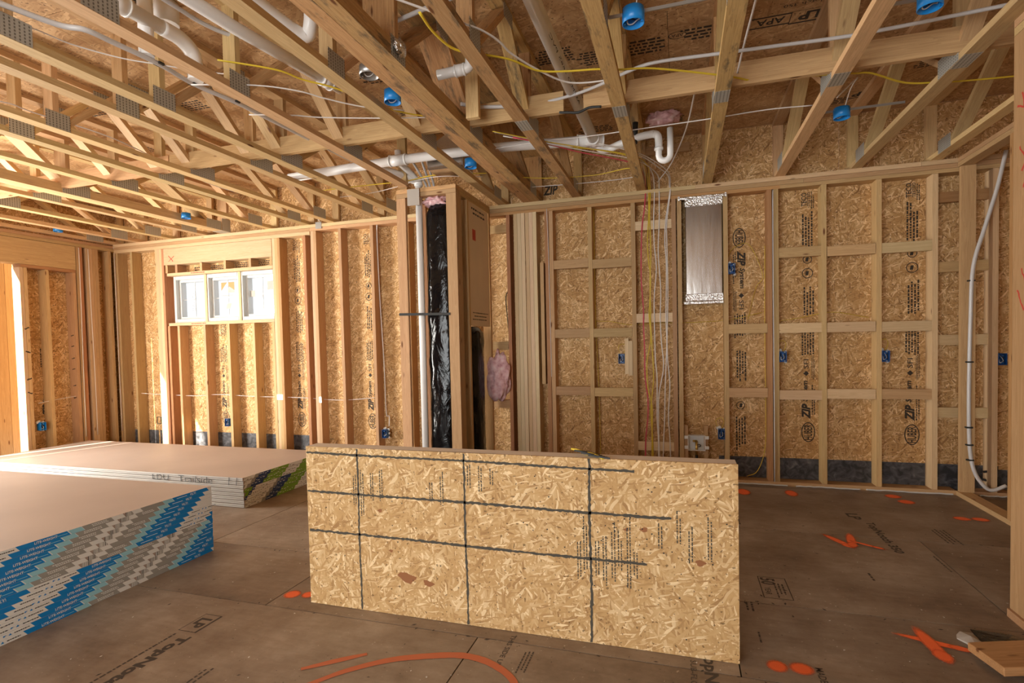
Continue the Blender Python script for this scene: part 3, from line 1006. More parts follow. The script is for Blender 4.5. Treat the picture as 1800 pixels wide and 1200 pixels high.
# far stack: pairs of thicker sheets, ends taped navy, green and white
QX, QY0, QY1, QH = -3.735, 3.84, 5.06, 0.034
ORD8 = ['topmost', 'second', 'third', 'fourth', 'fifth', 'sixth', 'seventh', 'lowest']
for r in range(8):
    z1 = .272 - r * QH
    z0 = z1 - QH
    xo, yo = rng.uniform(-.004, .004), rng.uniform(-.003, .003)
    b = thing('drywall_bundle', (-5.5, 4.45, z0), '%s green-taped pair of drywall sheets in the far stack' % ORD8[r], 'drywall', 'taped drywall pairs in the far stack')
    for k in range(2):
        piece('board', b, QX + xo - 3.66, QX + xo - .001, QY0 + yo, QY1 + yo, z0 + k * QH / 2 + (.0040 if k == 0 else .0012), z0 + (k + 1) * QH / 2 - .0012, 'drywall_tan')
        piece('paper_edge', b, QX + xo - 3.66, QX + xo - .002, QY0 + yo - .0006, QY0 + yo, z0 + k * QH / 2 + (.0041 if k == 0 else .0013), z0 + (k + 1) * QH / 2 - .0013, 'drywall_edge')
    rr = random.Random(r + 77)
    o2 = -.05 * r + (.42 if r >= 3 else 0)
    segs = [(3.70, 3.97, 3), (3.97, 4.02, 2), (4.02, 4.17, 0), (4.17, 4.42, 1), (4.42, 4.62, 3), (4.62, 4.86, 1), (4.86, 5.0, 0), (5.0, 5.3, 3)]
    Q, I = [], []
    for p in (-1.2, 0):
        for a, b2, m in segs:
            a, b2 = a + o2 + p, b2 + o2 + p
            a_, b_ = max(a, QY0), min(b2, QY1)
            if b_ - a_ < .01:
                continue
            Q.append(((a_, .001), (b_, .001), (min(b_ + .02, QY1), QH - .001), (min(a_ + .02, QY1), QH - .001)))
            I.append(m)
            t = a_ + .02
            while t < b_ - .03:
                w = rr.uniform(.008, .03)
                zz = rr.choice((.006, .012, .02))
                Q.append(((t, zz), (t + w, zz), (t + w, zz + .005), (t, zz + .005)))
                I.append({0: 3, 1: 3, 2: 3, 3: rr.choice((4, 2))}[m])
                t += w + rr.uniform(.004, .02)
    V, F = [], []
    for j, q in enumerate(Q):
        F.append(tuple(range(len(V), len(V) + 4)))
        V += [(a, b2, .0003 + .00003 * (j % 30)) for a, b2 in q]
    mesh_obj('end_tape', V, F, None, b, frame((QX + xo, yo, z0), (0, 1, 0), (0, 0, 1)), mats=['tape_navy', 'tape_green', 'tape_grey', 'tape_white', 'tape_black'], idx=I)
    if r == 0:
        top2 = b
text('LDU', top2, (-4.70, QY0 - .006, .232), XU, ZU, .20, .05, 'black_paint', -.01)
text('Trailside', top2, (-4.28, QY0 - .006, .232), XU, ZU, .40, .058, 'black_paint', -.01)
for k, x in enumerate((-3.885, -3.80)):
    stroke('pen_mark', top2, (x, .27), (x - .01, .20), .006, (0, QY0 - .006, 0), XU, ZU, 'black_paint', 5 + k)

# ================================================================== duct chase
ch = thing('duct_chase', (-2.3, 4.9, 0), 'framed chase of pale posts holding the black wrapped duct', 'framing')
CX0, CX1, CY = -2.605, -1.985, 4.70
piece('post', ch, CX0, CX0 + .095, CY, CY + .038, .04, 2.83, 'pine')
piece('post', ch, CX0, CX0 + .038, CY + .04, CY + .13, .04, 2.83, 'pine')
piece('post', ch, CX0 + .03, CX0 + .068, W - .12, W - .03, .04, 2.83, 'pine_red')
piece('post', ch, CX0 + .12, CX0 + .16, CY + .30, CY + .34, .04, 2.83, 'pine_red')
piece('post', ch, CX1 - .100, CX1, CY, CY + .038, .04, 2.83, 'pine')
piece('post', ch, CX1 - .038, CX1, CY + .04, CY + .125, .04, 2.83, 'pine')
piece('side_stud', ch, CX1 - .089, CX1, CY + .27, CY + .308, .04, 2.83, 'pine')
piece('side_stud', ch, CX1 - .089, CX1, W - .045, W - .006, .04, 2.83, 'pine_red')
piece('sole_plate', ch, CX0, CX1, CY, CY + .038, 0, .039, 'pine', axis='X')
piece('sole_plate', ch, CX1 - .089, CX1, CY + .04, W - .004, 0, .039, 'pine', axis='Y')
for z in (2.832, 2.872):
    piece('top_plate', ch, CX0, CX1, CY, CY + .089, z, z + .038, 'pine' if z < 2.85 else 'pine_stained', axis='X')
    piece('top_plate', ch, CX1 - .089, CX1 + .0, CY + .09, W - .008, z, z + .038, 'pine', axis='Y')
    piece('top_plate', ch, CX0, CX0 + .089, CY + .09, W - .008, z, z + .038, 'pine', axis='Y')
paper('cardboard', (0.78, 0.62, 0.43))
plain('red_print', (0.55, 0.06, 0.03), .7)
cb = piece('cardboard_panel', ch, CX1 - .012, CX1 - .006, CY + .31, W - .05, 1.60, 2.83, 'cardboard')
quads2d('printed_square', [((-.045, -.055), (.045, -.055), (.045, .055), (-.045, .055))], cb, (CX1 - .0055, 5.16, 2.52), YU, ZU, 'red_print')
print_rows(cb, (CX1 - .0055, 5.3, 2.76), YU, ZU, .42, .09, 2, 'print_ink', 3, .4)
print_rows(cb, (CX1 - .0055, 5.3, 1.70), YU, ZU, .46, .10, 3, 'print_ink', 4, .3)
bar('strap', ch, (CX0 + .01, CY - .026, 1.718), (CX1 - .085, CY - .002, 1.706), .024, .004, (0, 0, 1), 'black_rubber')
plain('tag_grey', (0.42, 0.37, 0.32), .7)
piece('guard_plate', ch, -2.475, -2.348, CY - .024, CY - .021, 2.745, 2.90, 'tag_grey')

def wrap_mat():
    m, nt, b = new_mat('black_wrap')
    tc = node(nt, 'ShaderNodeTexCoord')
    st = node(nt, 'ShaderNodeVectorMath', operation='MULTIPLY')
    nt.links.new(tc.outputs['Object'], st.inputs[0])
    st.inputs[1].default_value = (9, 9, 4)
    n = node(nt, 'ShaderNodeTexNoise')
    n.inputs['Scale'].default_value = 1.0
    n.inputs['Detail'].default_value = 4
    n.inputs['Distortion'].default_value = 1.6
    nt.links.new(st.outputs[0], n.inputs['Vector'])
    bp = node(nt, 'ShaderNodeBump')
    bp.inputs['Strength'].default_value = 0.35
    bp.inputs['Distance'].default_value = 0.03
    nt.links.new(n.outputs['Fac'], bp.inputs['Height'])
    nt.links.new(bp.outputs[0], b.inputs['Normal'])
    b.inputs['Base Color'].default_value = (0.004, 0.004, 0.005, 1)
    b.inputs['Roughness'].default_value = 0.12
    b.inputs['Specular IOR Level'].default_value = 0.32
    MATS['black_wrap'] = m
wrap_mat()
def lumpy(name, c, size, mat, parent=None, seed=1, amp=.12, sub=3, freq=3.0, square=0.0):
    from mathutils import noise
    bm = bmesh.new()
    bmesh.ops.create_icosphere(bm, subdivisions=sub, radius=1.0)
    for v in bm.verts:
        d = v.co.normalized()
        if square:
            m = max(abs(d.x), abs(d.y), abs(d.z))
            d = d.lerp(d / m, square)
        k = 1 + amp * noise.fractal(v.co * freq + Vector((seed * 7.1, seed * 3.3, 0)), 1.0, 2.0, 4)
        v.co = Vector((d.x * size[0], d.y * size[1], d.z * size[2])) * k
    me = bpy.data.meshes.new(name)
    bm.to_mesh(me)
    bm.free()
    me.materials.append(MATS[mat])
    for p in me.polygons:
        p.use_smooth = True
    return link(name, me, None, parent, Matrix.Translation(Vector(c)))
def wrapped_duct(name, cx, cy, rx, ry, z0, z1, seed, label):
    from mathutils import noise
    V, F = [], []
    nz, na = 70, 28
    for i in range(nz + 1):
        z = z0 + (z1 - z0) * i / nz
        end = min(1.0, min(i, nz - i) / 3 * .35 + .65)
        for k in range(na):
            a = 2 * math.pi * k / na
            ca, sa = math.cos(a), math.sin(a)
            sq = 1 / max(abs(ca), abs(sa)) ** .45
            w = 1 + .06 * noise.noise(Vector((ca * 1.5 + seed, sa * 1.5, z * 5))) + .035 * noise.noise(Vector((ca * 4, sa * 4 + seed, z * 13)))
            V.append((cx + rx * ca * sq * w * end, cy + ry * sa * sq * w * end, z))
    for i in range(nz):
        for k in range(na):
            F.append((i * na + k, i * na + (k + 1) % na, (i + 1) * na + (k + 1) % na, (i + 1) * na + k))
    F.append(tuple(range(na))[::-1])
    F.append(tuple(nz * na + k for k in range(na)))
    o = mesh_obj(name, V, F, 'black_wrap', None, smooth=True)
    return tag(o, label, 'duct')
wrapped_duct('wrapped_duct', -2.212, 4.90, .150, .155, .05, 2.80, 1.0, 'tall duct wrapped in shiny black plastic inside the chase')
wrapped_duct('wrapped_duct', -2.14, 5.35, .135, .15, .05, 1.60, 4.0, 'second black wrapped duct showing through the side of the chase')
def pink_mat():
    m, nt, b = new_mat('pink_fibre')
    vec, rnd = coords(nt, 5)
    n = node(nt, 'ShaderNodeTexNoise')
    n.inputs['Scale'].default_value = 22
    n.inputs['Detail'].default_value = 7
    nt.links.new(vec, n.inputs['Vector'])
    rp = ramp(nt, ((.3, (.62, .30, .33)), (.55, (.88, .58, .60)), (.75, (.95, .78, .76))))
    nt.links.new(n.outputs['Fac'], rp.inputs[0])
    nt.links.new(rp.outputs[0], b.inputs['Base Color'])
    b.inputs['Roughness'].default_value = .95
    MATS['pink_fibre'] = m
pink_mat()
tag(lumpy('insulation_batt', (-1.905, W - .06, 1.055), (.12, .08, .26), 'pink_fibre', None, 3, .35, 4, 2.2), 'torn pink insulation batt hanging right of the duct chase', 'insulation')
tag(lumpy('insulation_tuft', (-2.235, CY + .14, 2.80), (.125, .10, .06), 'pink_fibre', None, 8, .4, 4, 3), 'pink insulation tuft stuffed over the top of the black duct', 'insulation')
tag(lumpy('insulation_tuft', (-.13, 5.15, 3.42), (.15, .09, .06), 'pink_fibre', None, 5, .35, 4, 3), 'pink insulation tuft around the pipe trap at the ceiling', 'insulation')

def metal(name, base, rough, bump=0.0, scale=20, stretch=(1, 1, 1)):
    m, nt, b = new_mat(name)
    b.inputs['Base Color'].default_value = (*base, 1)
    b.inputs['Metallic'].default_value = 1
    b.inputs['Roughness'].default_value = rough
    if bump:
        tc = node(nt, 'ShaderNodeTexCoord')
        st = node(nt, 'ShaderNodeVectorMath', operation='MULTIPLY')
        nt.links.new(tc.outputs['Object'], st.inputs[0])
        st.inputs[1].default_value = stretch
        n = node(nt, 'ShaderNodeTexNoise')
        n.inputs['Scale'].default_value = scale
        n.inputs['Detail'].default_value = 3
        nt.links.new(st.outputs[0], n.inputs['Vector'])
        bp = node(nt, 'ShaderNodeBump')
        bp.inputs['Strength'].default_value = bump
        bp.inputs['Distance'].default_value = 0.01
        nt.links.new(n.outputs['Fac'], bp.inputs['Height'])
        nt.links.new(bp.outputs[0], b.inputs['Normal'])
    MATS[name] = m
metal('galvanised', (0.62, 0.61, 0.59), .2, .16, 4, (4, 4, .7))
metal('foil', (0.75, 0.73, 0.70), .22, 1.0, 60)
# plenum above the chase
pl = tag(piece('sheet_metal_plenum', None, -2.14, -1.80, 4.43, 4.69, 2.97, 3.32, 'galvanised', axis='Z', bev=.01), 'galvanised sheet metal plenum box above the chase', 'duct')

# ================================================================== foil wall duct
fd = thing('wall_duct', (.22, W, 1.75), 'shiny galvanised wall stack duct between studs on the back wall', 'duct')
piece('body', fd, .052, .392, W + .01, W + .10, 1.79, 2.77, 'galvanised', axis='Z', bev=.006)
piece('foil_wrap', fd, .046, .398, W + .004, W + .106, 2.715, 2.80, 'foil', axis='X', bev=.004)
piece('foil_wrap', fd, .046, .398, W + .004, W + .106, 1.79, 1.862, 'foil', axis='X', bev=.004)
piece('flange', fd, -.010, .430, W - .012, W + .004, 2.785, 2.812, 'foil', axis='X', bev=.003)
piece('flange', fd, .030, .398, W - .012, W + .004, 1.76, 1.788, 'foil', axis='X', bev=.003)
for x in (-.006, .424):
    piece('tab', fd, x - .008, x + .008, W - .014, W + .004, 2.775, 2.82, 'foil')

# ================================================================== white valve box
vb = thing('valve_box', (.135, W, .30), 'white plastic water valve outlet box low beside the foil duct bay', 'valve box')
piece('back', vb, .055, .215, W + .06, W + .064, .312, .456, 'white_plastic')
for x0, x1, z0, z1 in ((.052, .058, .31, .46), (.212, .218, .31, .46)):
    piece('side', vb, x0, x1, W - .004, W + .062, z0, z1, 'white_plastic', axis='Z')
piece('top', vb, .052, .218, W - .004, W + .062, .455, .461, 'white_plastic')
piece('bottom', vb, .052, .218, W - .004, W + .062, .308, .314, 'white_plastic')
for x0, x1 in ((.02, .054), (.216, .252)):
    for z in (.325, .425):
        piece('ear', vb, x0, x1, W - .006, W - .001, z, z + .032, 'white_plastic', axis='X', bev=.002)
plain('brass', (0.55, 0.36, 0.10), .35, .9)
v = tube('valve', [(.135, W + .03, .25), (.135, W + .03, .40)], .012, 'brass', vb, 10, curve=False)
tube('spout', [(.135, W + .03, .40), (.105, W + .0, .405)], .012, 'brass', v, 8, curve=False)
tube('handle', [(.14, W + .01, .365), (.165, W + .0, .37), (.172, W + .0, .355), (.15, W + .0, .348)], .005, 'black_rubber', v, 6)
tube('supply_pipe', [(.135, W + .03, .04), (.135, W + .03, .26)], .014, 'black_rubber', vb, 10, curve=False)

# ================================================================== electrical boxes
plain('foam_white', (0.75, 0.74, 0.70), .8)
plain('wire_dark', (0.03, 0.03, 0.03), .5)
plain('copper', (0.55, 0.30, 0.16), .4, .8)
def wall_box(x, z, label, side='back', y=None, col_='blue_box_wall', foam=True, w=.060, h=.10):
    t = thing('outlet_box', (x, W, z) if side == 'back' else (XL, y, z), label, 'electrical box', 'blue outlet boxes nailed to the studs')
    d = .07
    o = Vector((x, W, z)) if side == 'back' else Vector((XL, y, z))
    ux = Vector((1, 0, 0)) if side == 'back' else Vector((0, 1, 0))
    un = Vector((0, 1, 0)) if side == 'back' else Vector((-1, 0, 0))
    uz = Vector((0, 0, 1))
    def P(a, b2, c):
        return o + ux * a + un * b2 + uz * c
    th = .003
    # open-fronted shell
    V, F = [], []
    for (a, c) in ((-w / 2, -h / 2), (w / 2, -h / 2), (w / 2, h / 2), (-w / 2, h / 2)):
        V.append(P(a, -.004, c))
    for (a, c) in ((-w / 2, -h / 2), (w / 2, -h / 2), (w / 2, h / 2), (-w / 2, h / 2)):
        V.append(P(a, d, c))
    for (a, c) in ((-w / 2 + th, -h / 2 + th), (w / 2 - th, -h / 2 + th), (w / 2 - th, h / 2 - th), (-w / 2 + th, h / 2 - th)):
        V.append(P(a, -.004, c))
    for (a, c) in ((-w / 2 + th, -h / 2 + th), (w / 2 - th, -h / 2 + th), (w / 2 - th, h / 2 - th), (-w / 2 + th, h / 2 - th)):
        V.append(P(a, d - th, c))
    for k in range(4):
        n = (k + 1) % 4
        F += [(k, n, 4 + n, 4 + k), (8 + k, 12 + k, 12 + n, 8 + n), (k, 8 + k, 8 + n, n)]
    F += [(4, 5, 6, 7), (12, 15, 14, 13)]
    sh = mesh_obj('shell', V, F, col_, t)
    for c in (-.03, .03):
        bar('screw_tab', sh, P(-.008, .0, c), P(.008, .0, c), .012, .004, uz, col_)
    tube('wire', [P(-.012, .06, .03), P(-.015, .02, .005), P(.012, .012, -.025), P(.014, .03, .02), P(-.004, .02, .035)], .003, 'wire_dark', t, 6)
    tube('wire', [P(.006, .06, .03), P(.012, .018, -.01), P(-.014, .012, -.03), P(-.012, .035, .01)], .003, 'white_cable', t, 6)
    if foam:
        for k, (a, c, s) in enumerate(((-w / 2, h / 2, .018), (w / 2, h / 2 - .005, .016), (w / 2 + .005, 0, .013), (w / 2, -h / 2, .015), (-w / 4, h / 2 + .01, .016))):
            lumpy('sealant', P(a, .055, c), (s, .012 if side == 'back' else s, s), 'foam_white', t, k + 3, .3, 2)
    return t
wall_box(-5.72, .456, 'blue outlet box low on a cripple stud under the three-pane window', foam=False)
wall_box(-3.375, .375, 'blue outlet box with white sealant low on a stud left of the black duct')
wall_box(-.588, 1.232, 'blue outlet box against two short pale boards, left of the cable bay', foam=False)
wall_box(.474, 2.09, 'blue outlet box high on a stud right of the foil wall duct')
wall_box(.368, .48, 'blue outlet box just right of the white valve box')
wall_box(.918, 1.232, 'blue outlet box at counter height two bays right of the foil duct')
wall_box(1.755, 1.225, 'blue outlet box at counter height, three bays right of the foil duct')
wall_box(2.612, 1.187, 'blue outlet box half hidden behind the right partition stud', foam=False)
wall_box(0, .512, 'blue outlet box low on the left wall beside the sunlit jamb', 'left', 4.66, 'blue_box')
bk = thing('low_voltage_bracket', (-6.93, W, .456), 'thin black low-voltage bracket on a stud left of the window', 'bracket')
for a, b2, z0, z1 in ((-6.968, -6.960, .405, .505), (-6.900, -6.892, .405, .505), (-6.96, -6.90, .405, .413), (-6.96, -6.90, .497, .505)):
    piece('bracket_bar', bk, a, b2, W + .03, W + .036, z0, z1, 'black_rubber')

def round_box(c, label, r=.052, h=.07, mat='blue_box', tilt=None, bar_ends=None, lead=None):
    t = thing('ceiling_box', (c[0], c[1], c[2]), label, 'electrical box', 'round boxes hung between the trusses')
    n = 24
    V, F = [], []
    for rr, z in ((r, 0), (r * .97, h), (r - .004, 0), (r - .004, h - .004)):
        for k in range(n):
            a = 2 * math.pi * k / n
            V.append(Vector((rr * math.cos(a), rr * math.sin(a), z)))
    for k in range(n):
        m = (k + 1) % n
        F += [(k, n + k, n + m, m), (2 * n + k, 2 * n + m, 3 * n + m, 3 * n + k), (k, m, 2 * n + m, 2 * n + k)]
    F.append(tuple(n + k for k in range(n))[::-1])
    F.append(tuple(3 * n + k for k in range(n)))
    M = Matrix.Translation(Vector(c)) @ (tilt or Matrix.Identity(4))
    sh = mesh_obj('shell', V, F, mat, t, M)
    for p in sh.data.polygons:
        p.use_smooth = len(p.vertices) == 4
    for s in (-1, 1):
        link('screw_post', box_mesh(.016, .010, h * .8, mat), None, sh, M @ Matrix.Translation((s * (r - .008), 0, h * .45)))
    for k in range(2):
        pts = [M @ Vector((.03 * math.cos(a + k * 1.3), .028 * math.sin(a + k * 1.3), .02 + .012 * k + .01 * math.sin(2 * a))) for a in [i * .9 for i in range(6)]]
        tube('wire', pts, .003, 'wire_dark' if k else 'white_cable', t, 6)
    if bar_ends:
        bar('bar_hanger', t, bar_ends[0], bar_ends[1], .016, .006, (0, 0, 1), 'steel')
    if lead:
        tube('cable_lead', lead, .005, 'white_cable', t, 7, .7)
    return t
T10 = Matrix.Rotation(math.radians(10), 4, 'X')
round_box((-1.69, 3.04, 2.925), 'round blue box clipped to the left of the doubled girder truss')
round_box((-1.70, 4.37, 2.925), 'round blue box over the chase beside the doubled girder truss')
round_box((-.20, 2.70, 2.93), 'round blue box hanging near the camera right of the vent pipe', bar_ends=((-.322, 2.74, 3.005), (.215, 2.74, 3.005)), lead=[(-.19, 2.70, 2.99), (-.18, 2.72, 3.1), (-.2, 2.8, 3.3)])
round_box((1.085, 4.34, 2.93), 'round blue box on a steel bar above the right part of the back wall', bar_ends=((.945, 4.38, 3.0), (1.475, 4.38, 3.0)), lead=[(1.10, 4.34, 2.99), (1.13, 4.30, 3.11), (1.16, 4.26, 3.16), (1.10, 4.22, 3.10), (1.02, 4.19, 3.02)])
round_box((1.13, 3.06, 2.94), 'round blue box cut by the top edge of the photo at far right', bar_ends=((.945, 3.10, 3.01), (1.475, 3.10, 3.01)), lead=[(1.10, 3.06, 3.0), (1.0, 3.02, 3.06), (.95, 3.0, 3.1)])
plain('zinc', (0.42, 0.42, 0.41), .38, .8)
round_box((-1.655, 2.72, 2.935), 'round galvanised metal box beside the doubled girder truss', r=.055, h=.05, mat='zinc')
round_box((-5.44, 4.90, 2.94), 'small blue box hung below the trusses in front of the window girder', r=.05, h=.06)
round_box((-7.45, 4.84, 2.94), 'small blue box hung under the trusses by the left wall header', r=.05, h=.06)

# ================================================================== pipes
def pipe(name, path, r, label, mat='pvc', fittings=(), seg=16, curve=False, cat='pipe', rings=True):
    t = thing(name, path[0], label, cat)
    tube('run', path, r, mat, t, seg, curve=curve)
    for a, b2 in fittings:
        a, b2 = Vector(a), Vector(b2)
        f = tube('fitting', [a, b2], r * 1.18, mat, t, seg, curve=False)
        d = (b2 - a).normalized()
        if rings:
            for e in (a, b2):
                tube('hub', [e - d * .006, e + d * .006], r * 1.27, mat, f, seg, curve=False)
    return t
def arc(c, u, v, r, a0, a1, n=8):
    c, u, v = Vector(c), Vector(u), Vector(v)
    return [c + u * r * math.cos(math.radians(a0 + (a1 - a0) * i / n)) + v * r * math.sin(math.radians(a0 + (a1 - a0) * i / n)) for i in range(n + 1)]
vp = pipe('vent_pipe', [(-.69, -1.5, 3.13), (-.672, 4.53, 3.08)], .042, 'long white plastic vent pipe running overhead along the trusses', fittings=[((-.672, 4.50, 3.08), (-.672, 4.62, 3.08))])
text('ASTM D 2665 PVC', vp, (-.645, 3.3, 3.05), (0, -1, 0), (.6, 0, .8), .9, .014, 'print_ink')
dp = pipe('drain_pipe', [(-3.55, 4.36, 3.04), (-2.42, 4.34, 3.06), (-1.86, 4.37, 3.07), (-1.43, 4.42, 3.08), (-.76, 4.52, 3.08), (-.66, 4.56, 3.08)], .040,
          'white plastic drain pipe crossing the ceiling bays behind the strongback', curve=False, fittings=[((-.80, 4.51, 3.08), (-.60, 4.57, 3.08)), ((-2.45, 4.34, 3.06), (-2.30, 4.345, 3.06))])
piece('white_strip', dp, -3.52, -3.20, 4.20, 4.23, 2.965, 2.995, 'pvc', axis='X')
tp = thing('trap_pipe', (-.3, 4.56, 3.05), 'white drain trap with U-bend at the ceiling above the cable bay', 'pipe')
tube('run', [(-.66, 4.60, 3.06), (-.62, 4.63, 3.03), (-.55, 4.64, 3.03), (-.46, 4.62, 3.05), (-.30, 4.60, 3.08), (-.19, 4.60, 3.09)], .030, 'pvc', tp, 16)
tube('elbow', [(-.20, 4.60, 3.09), (-.165, 4.60, 3.075), (-.155, 4.60, 3.03), (-.155, 4.60, 2.95)], .030, 'pvc', tp, 16)
tube('u_bend', [(-.155, 4.60, 2.97)] + [Vector(p) for p in arc((-.110, 4.60, 2.91), (-1, 0, 0), (0, 0, -1), .045, 0, 180)] + [(-.065, 4.60, 3.12)], .025, 'pvc', tp, 14, curve=False)
tube('collar', [(-.155, 4.60, 2.955), (-.155, 4.60, 2.975)], .036, 'pvc', tp, 16, curve=False)
tube('black_joint', [(-.345, 4.60, 3.03), (-.335, 4.60, 3.20)], .022, 'black_rubber', tp, 12, curve=False)
sp = pipe('stub_pipe', [(-1.43, 3.15, 3.10), (-1.27, 3.16, 3.11)], .030, 'short white pipe stub with an elbow right of the doubled girder', fittings=[((-1.31, 3.158, 3.108), (-1.255, 3.162, 3.112))])
tube('elbow', [(-1.27, 3.16, 3.11), (-1.23, 3.16, 3.12), (-1.215, 3.16, 3.16), (-1.215, 3.16, 3.30)], .031, 'pvc', sp, 14)
p2 = pipe('drain_pipe', [(-2.80, 1.2, 3.22), (-2.79, 2.42, 3.25)], .040, 'elbowed white drain pipe at the upper left of the ceiling', fittings=[((-2.795, 2.1, 3.243), (-2.792, 2.2, 3.245))])
tube('elbow', [(-2.79, 2.40, 3.25), (-2.79, 2.52, 3.25), (-2.79, 2.60, 3.21), (-2.79, 2.62, 3.13), (-2.79, 2.62, 3.05)], .043, 'pvc', p2, 16)
tube('riser', [(-2.82, 2.33, 3.46), (-2.82, 2.33, 3.06)], .038, 'pvc', p2, 16, curve=False)
tube('closet_flange', [(-2.86, 2.50, 3.455), (-2.86, 2.50, 3.40), (-2.86, 2.50, 3.33)], .065, 'pvc', p2, 16, curve=False)
p3 = pipe('drain_pipe', [(-2.40, 0.8, 3.15), (-2.33, 2.45, 3.19), (-2.24, 3.30, 3.21)], .036, 'grey-white pipe between two trusses left of the doubled girder', fittings=[((-2.26, 3.12, 3.2), (-2.25, 3.2, 3.2))])
tube('flex_sleeve', [(-2.24, 1.2, 3.34), (-2.18, 2.30, 3.30), (-2.13, 2.64, 3.26), (-2.08, 2.74, 3.25), (-2.03, 2.72, 3.30), (-2.01, 2.70, 3.42)], .04, 'pvc', p3, 16)
p4 = pipe('riser_pipe', [(-2.392, 4.755, .05), (-2.392, 4.755, 2.97)], .033, 'white plastic riser standing beside the black duct in the chase', fittings=[((-2.392, 4.755, 2.95), (-2.392, 4.755, 3.0))])
tube('branch', [(-2.392, 4.755, 2.98), (-2.43, 4.66, 3.05), (-2.47, 4.55, 3.11), (-2.48, 4.53, 3.16), (-2.48, 4.53, 3.22)], .03, 'pvc', p4, 14)
tube('branch', [(-2.40, 4.76, 2.99), (-2.56, 4.58, 3.04), (-2.72, 4.42, 3.08)], .036, 'pvc', p4, 14)
plain('pex', (0.60, 0.58, 0.57), .3)
def tubing(name, path, r, label, mat='pex', cat='pipe', ties=()):
    t = thing(name, path[0], label, cat)
    tube('run', path, r, mat, t, 10)
    for p in ties:
        p = Vector(p)
        piece('clamp', t, p.x - .024, p.x + .024, p.y - .018, p.y + .014, p.z - .006, p.z + .006, 'black_rubber', axis='X')
    return t
tubing('water_tube', [(2.579, 5.54, 2.915), (2.522, 5.54, 2.624), (2.438, 5.54, 2.3), (2.36, 5.545, 1.972), (2.35, 5.56, 1.538), (2.343, 5.56, 1.15), (2.341, 5.56, .76), (2.35, 5.56, .417), (2.384, 5.555, .222), (2.456, 5.55, .103), (2.516, 5.55, .082), (2.60, 5.55, .125)], .015,
       'translucent water tube strapped down the end stud of the right partition', ties=[(2.352, 5.56, 1.86), (2.343, 5.56, 1.17), (2.341, 5.56, .61), (2.345, 5.56, .46), (2.35, 5.56, .33)])
tubing('water_tube', [(-.961, 3.657, 3.05), (-.673, 3.604, 3.05), (-.463, 3.513, 3.05), (-.303, 3.417, 3.05), (-.132, 3.354, 3.05), (.207, 3.376, 3.05), (.486, 3.397, 3.05), (.838, 3.425, 3.05), (1.065, 3.42, 3.05), (1.459, 3.389, 3.05), (1.9, 3.35, 3.05)], .010,
       'translucent water tube crossing the trusses in front of the strongback')
tubing('water_tube', [(-3.02, 1.7, 3.05), (-2.938, 1.949, 3.05), (-2.858, 2.029, 3.05), (-2.84, 2.16, 3.05), (-2.816, 2.401, 3.05), (-2.836, 2.645, 3.05), (-2.793, 2.911, 3.05), (-2.784, 3.101, 3.05), (-2.767, 3.5, 3.05), (-2.76, 4.2, 3.06)], .014,
       'translucent water tube with black ties running along an upper-left truss', ties=[(-2.816, 2.401, 3.05), (-2.836, 2.645, 3.05), (-2.79, 2.93, 3.05)])
tubing('water_tube', [(-2.60, 1.9, 3.27), (-2.553, 2.226, 3.25), (-2.544, 2.428, 3.25), (-2.496, 2.578, 3.25), (-2.398, 2.692, 3.25), (-2.36, 3.0, 3.25)], .012, 'translucent water tube high in the bay left of the grey-white pipe')
tubing('water_tube', [(-1.41, 3.468, 3.05), (-1.317, 3.549, 3.05), (-1.17, 3.604, 3.05), (-.961, 3.66, 3.05)], .0125, 'short translucent water tube right of the doubled girder truss')
tubing('water_tube', [(-1.61, 2.73, 3.2), (-1.457, 2.709, 3.2), (-1.273, 2.667, 3.2), (-1.1, 2.63, 3.2)], .0125, 'translucent water tube emerging high from the doubled girder truss')
for k, (a, b2) in enumerate((((-2.33, 4.80), (-2.36, 4.55)), ((-2.30, 4.81), (-2.25, 4.52)), ((-2.26, 4.82), (-2.19, 4.50)))):
    tubing('water_tube', [(a[0], a[1], 2.80), (a[0], a[1], 2.95), ((a[0] + b2[0]) / 2, (a[1] + b2[1]) / 2, 3.05), (b2[0], b2[1], 3.14)], .011, '%s translucent tube stub rising from the chase top' % ('left', 'middle', 'right')[k])

# ================================================================== cables
def cable(path, label, mat='white_cable', r=.0055, flat=.62, name='electrical_cable'):
    o = tube(name, path, r, mat, None, 8, flat)
    return tag(o, label, 'cable', 'loose wiring')
yel = [(-1.158, 2.363), (-1.166, 2.533), (-1.128, 2.714), (-.991, 2.823), (-.878, 2.92), (-.771, 3.082), (-.618, 3.146), (-.443, 3.184), (-.334, 3.229), (-.13, 3.289), (.221, 3.495), (.338, 3.575), (.443, 3.66), (.523, 3.67), (.889, 3.729), (1.019, 3.767), (1.11, 3.8), (1.347, 4.009), (1.529, 4.075), (1.676, 4.11), (1.968, 4.149), (2.2, 4.16)]
cable([(x, y, 2.985) for x, y in yel], 'yellow cable draped across the trusses at the right of the ceiling', 'yellow_cable', .008)
cable([(-1.25, 2.2, 2.99), (-.989, 2.532, 2.99), (-.922, 2.634, 2.99), (-.883, 2.744, 2.99), (-.86, 2.871, 2.99), (-.76, 3.104, 2.99), (-.631, 3.296, 2.99), (-.449, 3.344, 2.99), (-.36, 3.34, 3.0)], 'white cable curving under the mildew-spotted truss', r=.007)
cable([(-1.5, 4.2, 2.99), (-.998, 4.17, 2.99), (-.723, 4.196, 2.99), (-.336, 4.193, 2.99), (.214, 4.179, 2.99), (.591, 4.156, 2.99), (.879, 4.191, 2.99)], 'white cable running straight to the hanging blue box at right', r=.006)
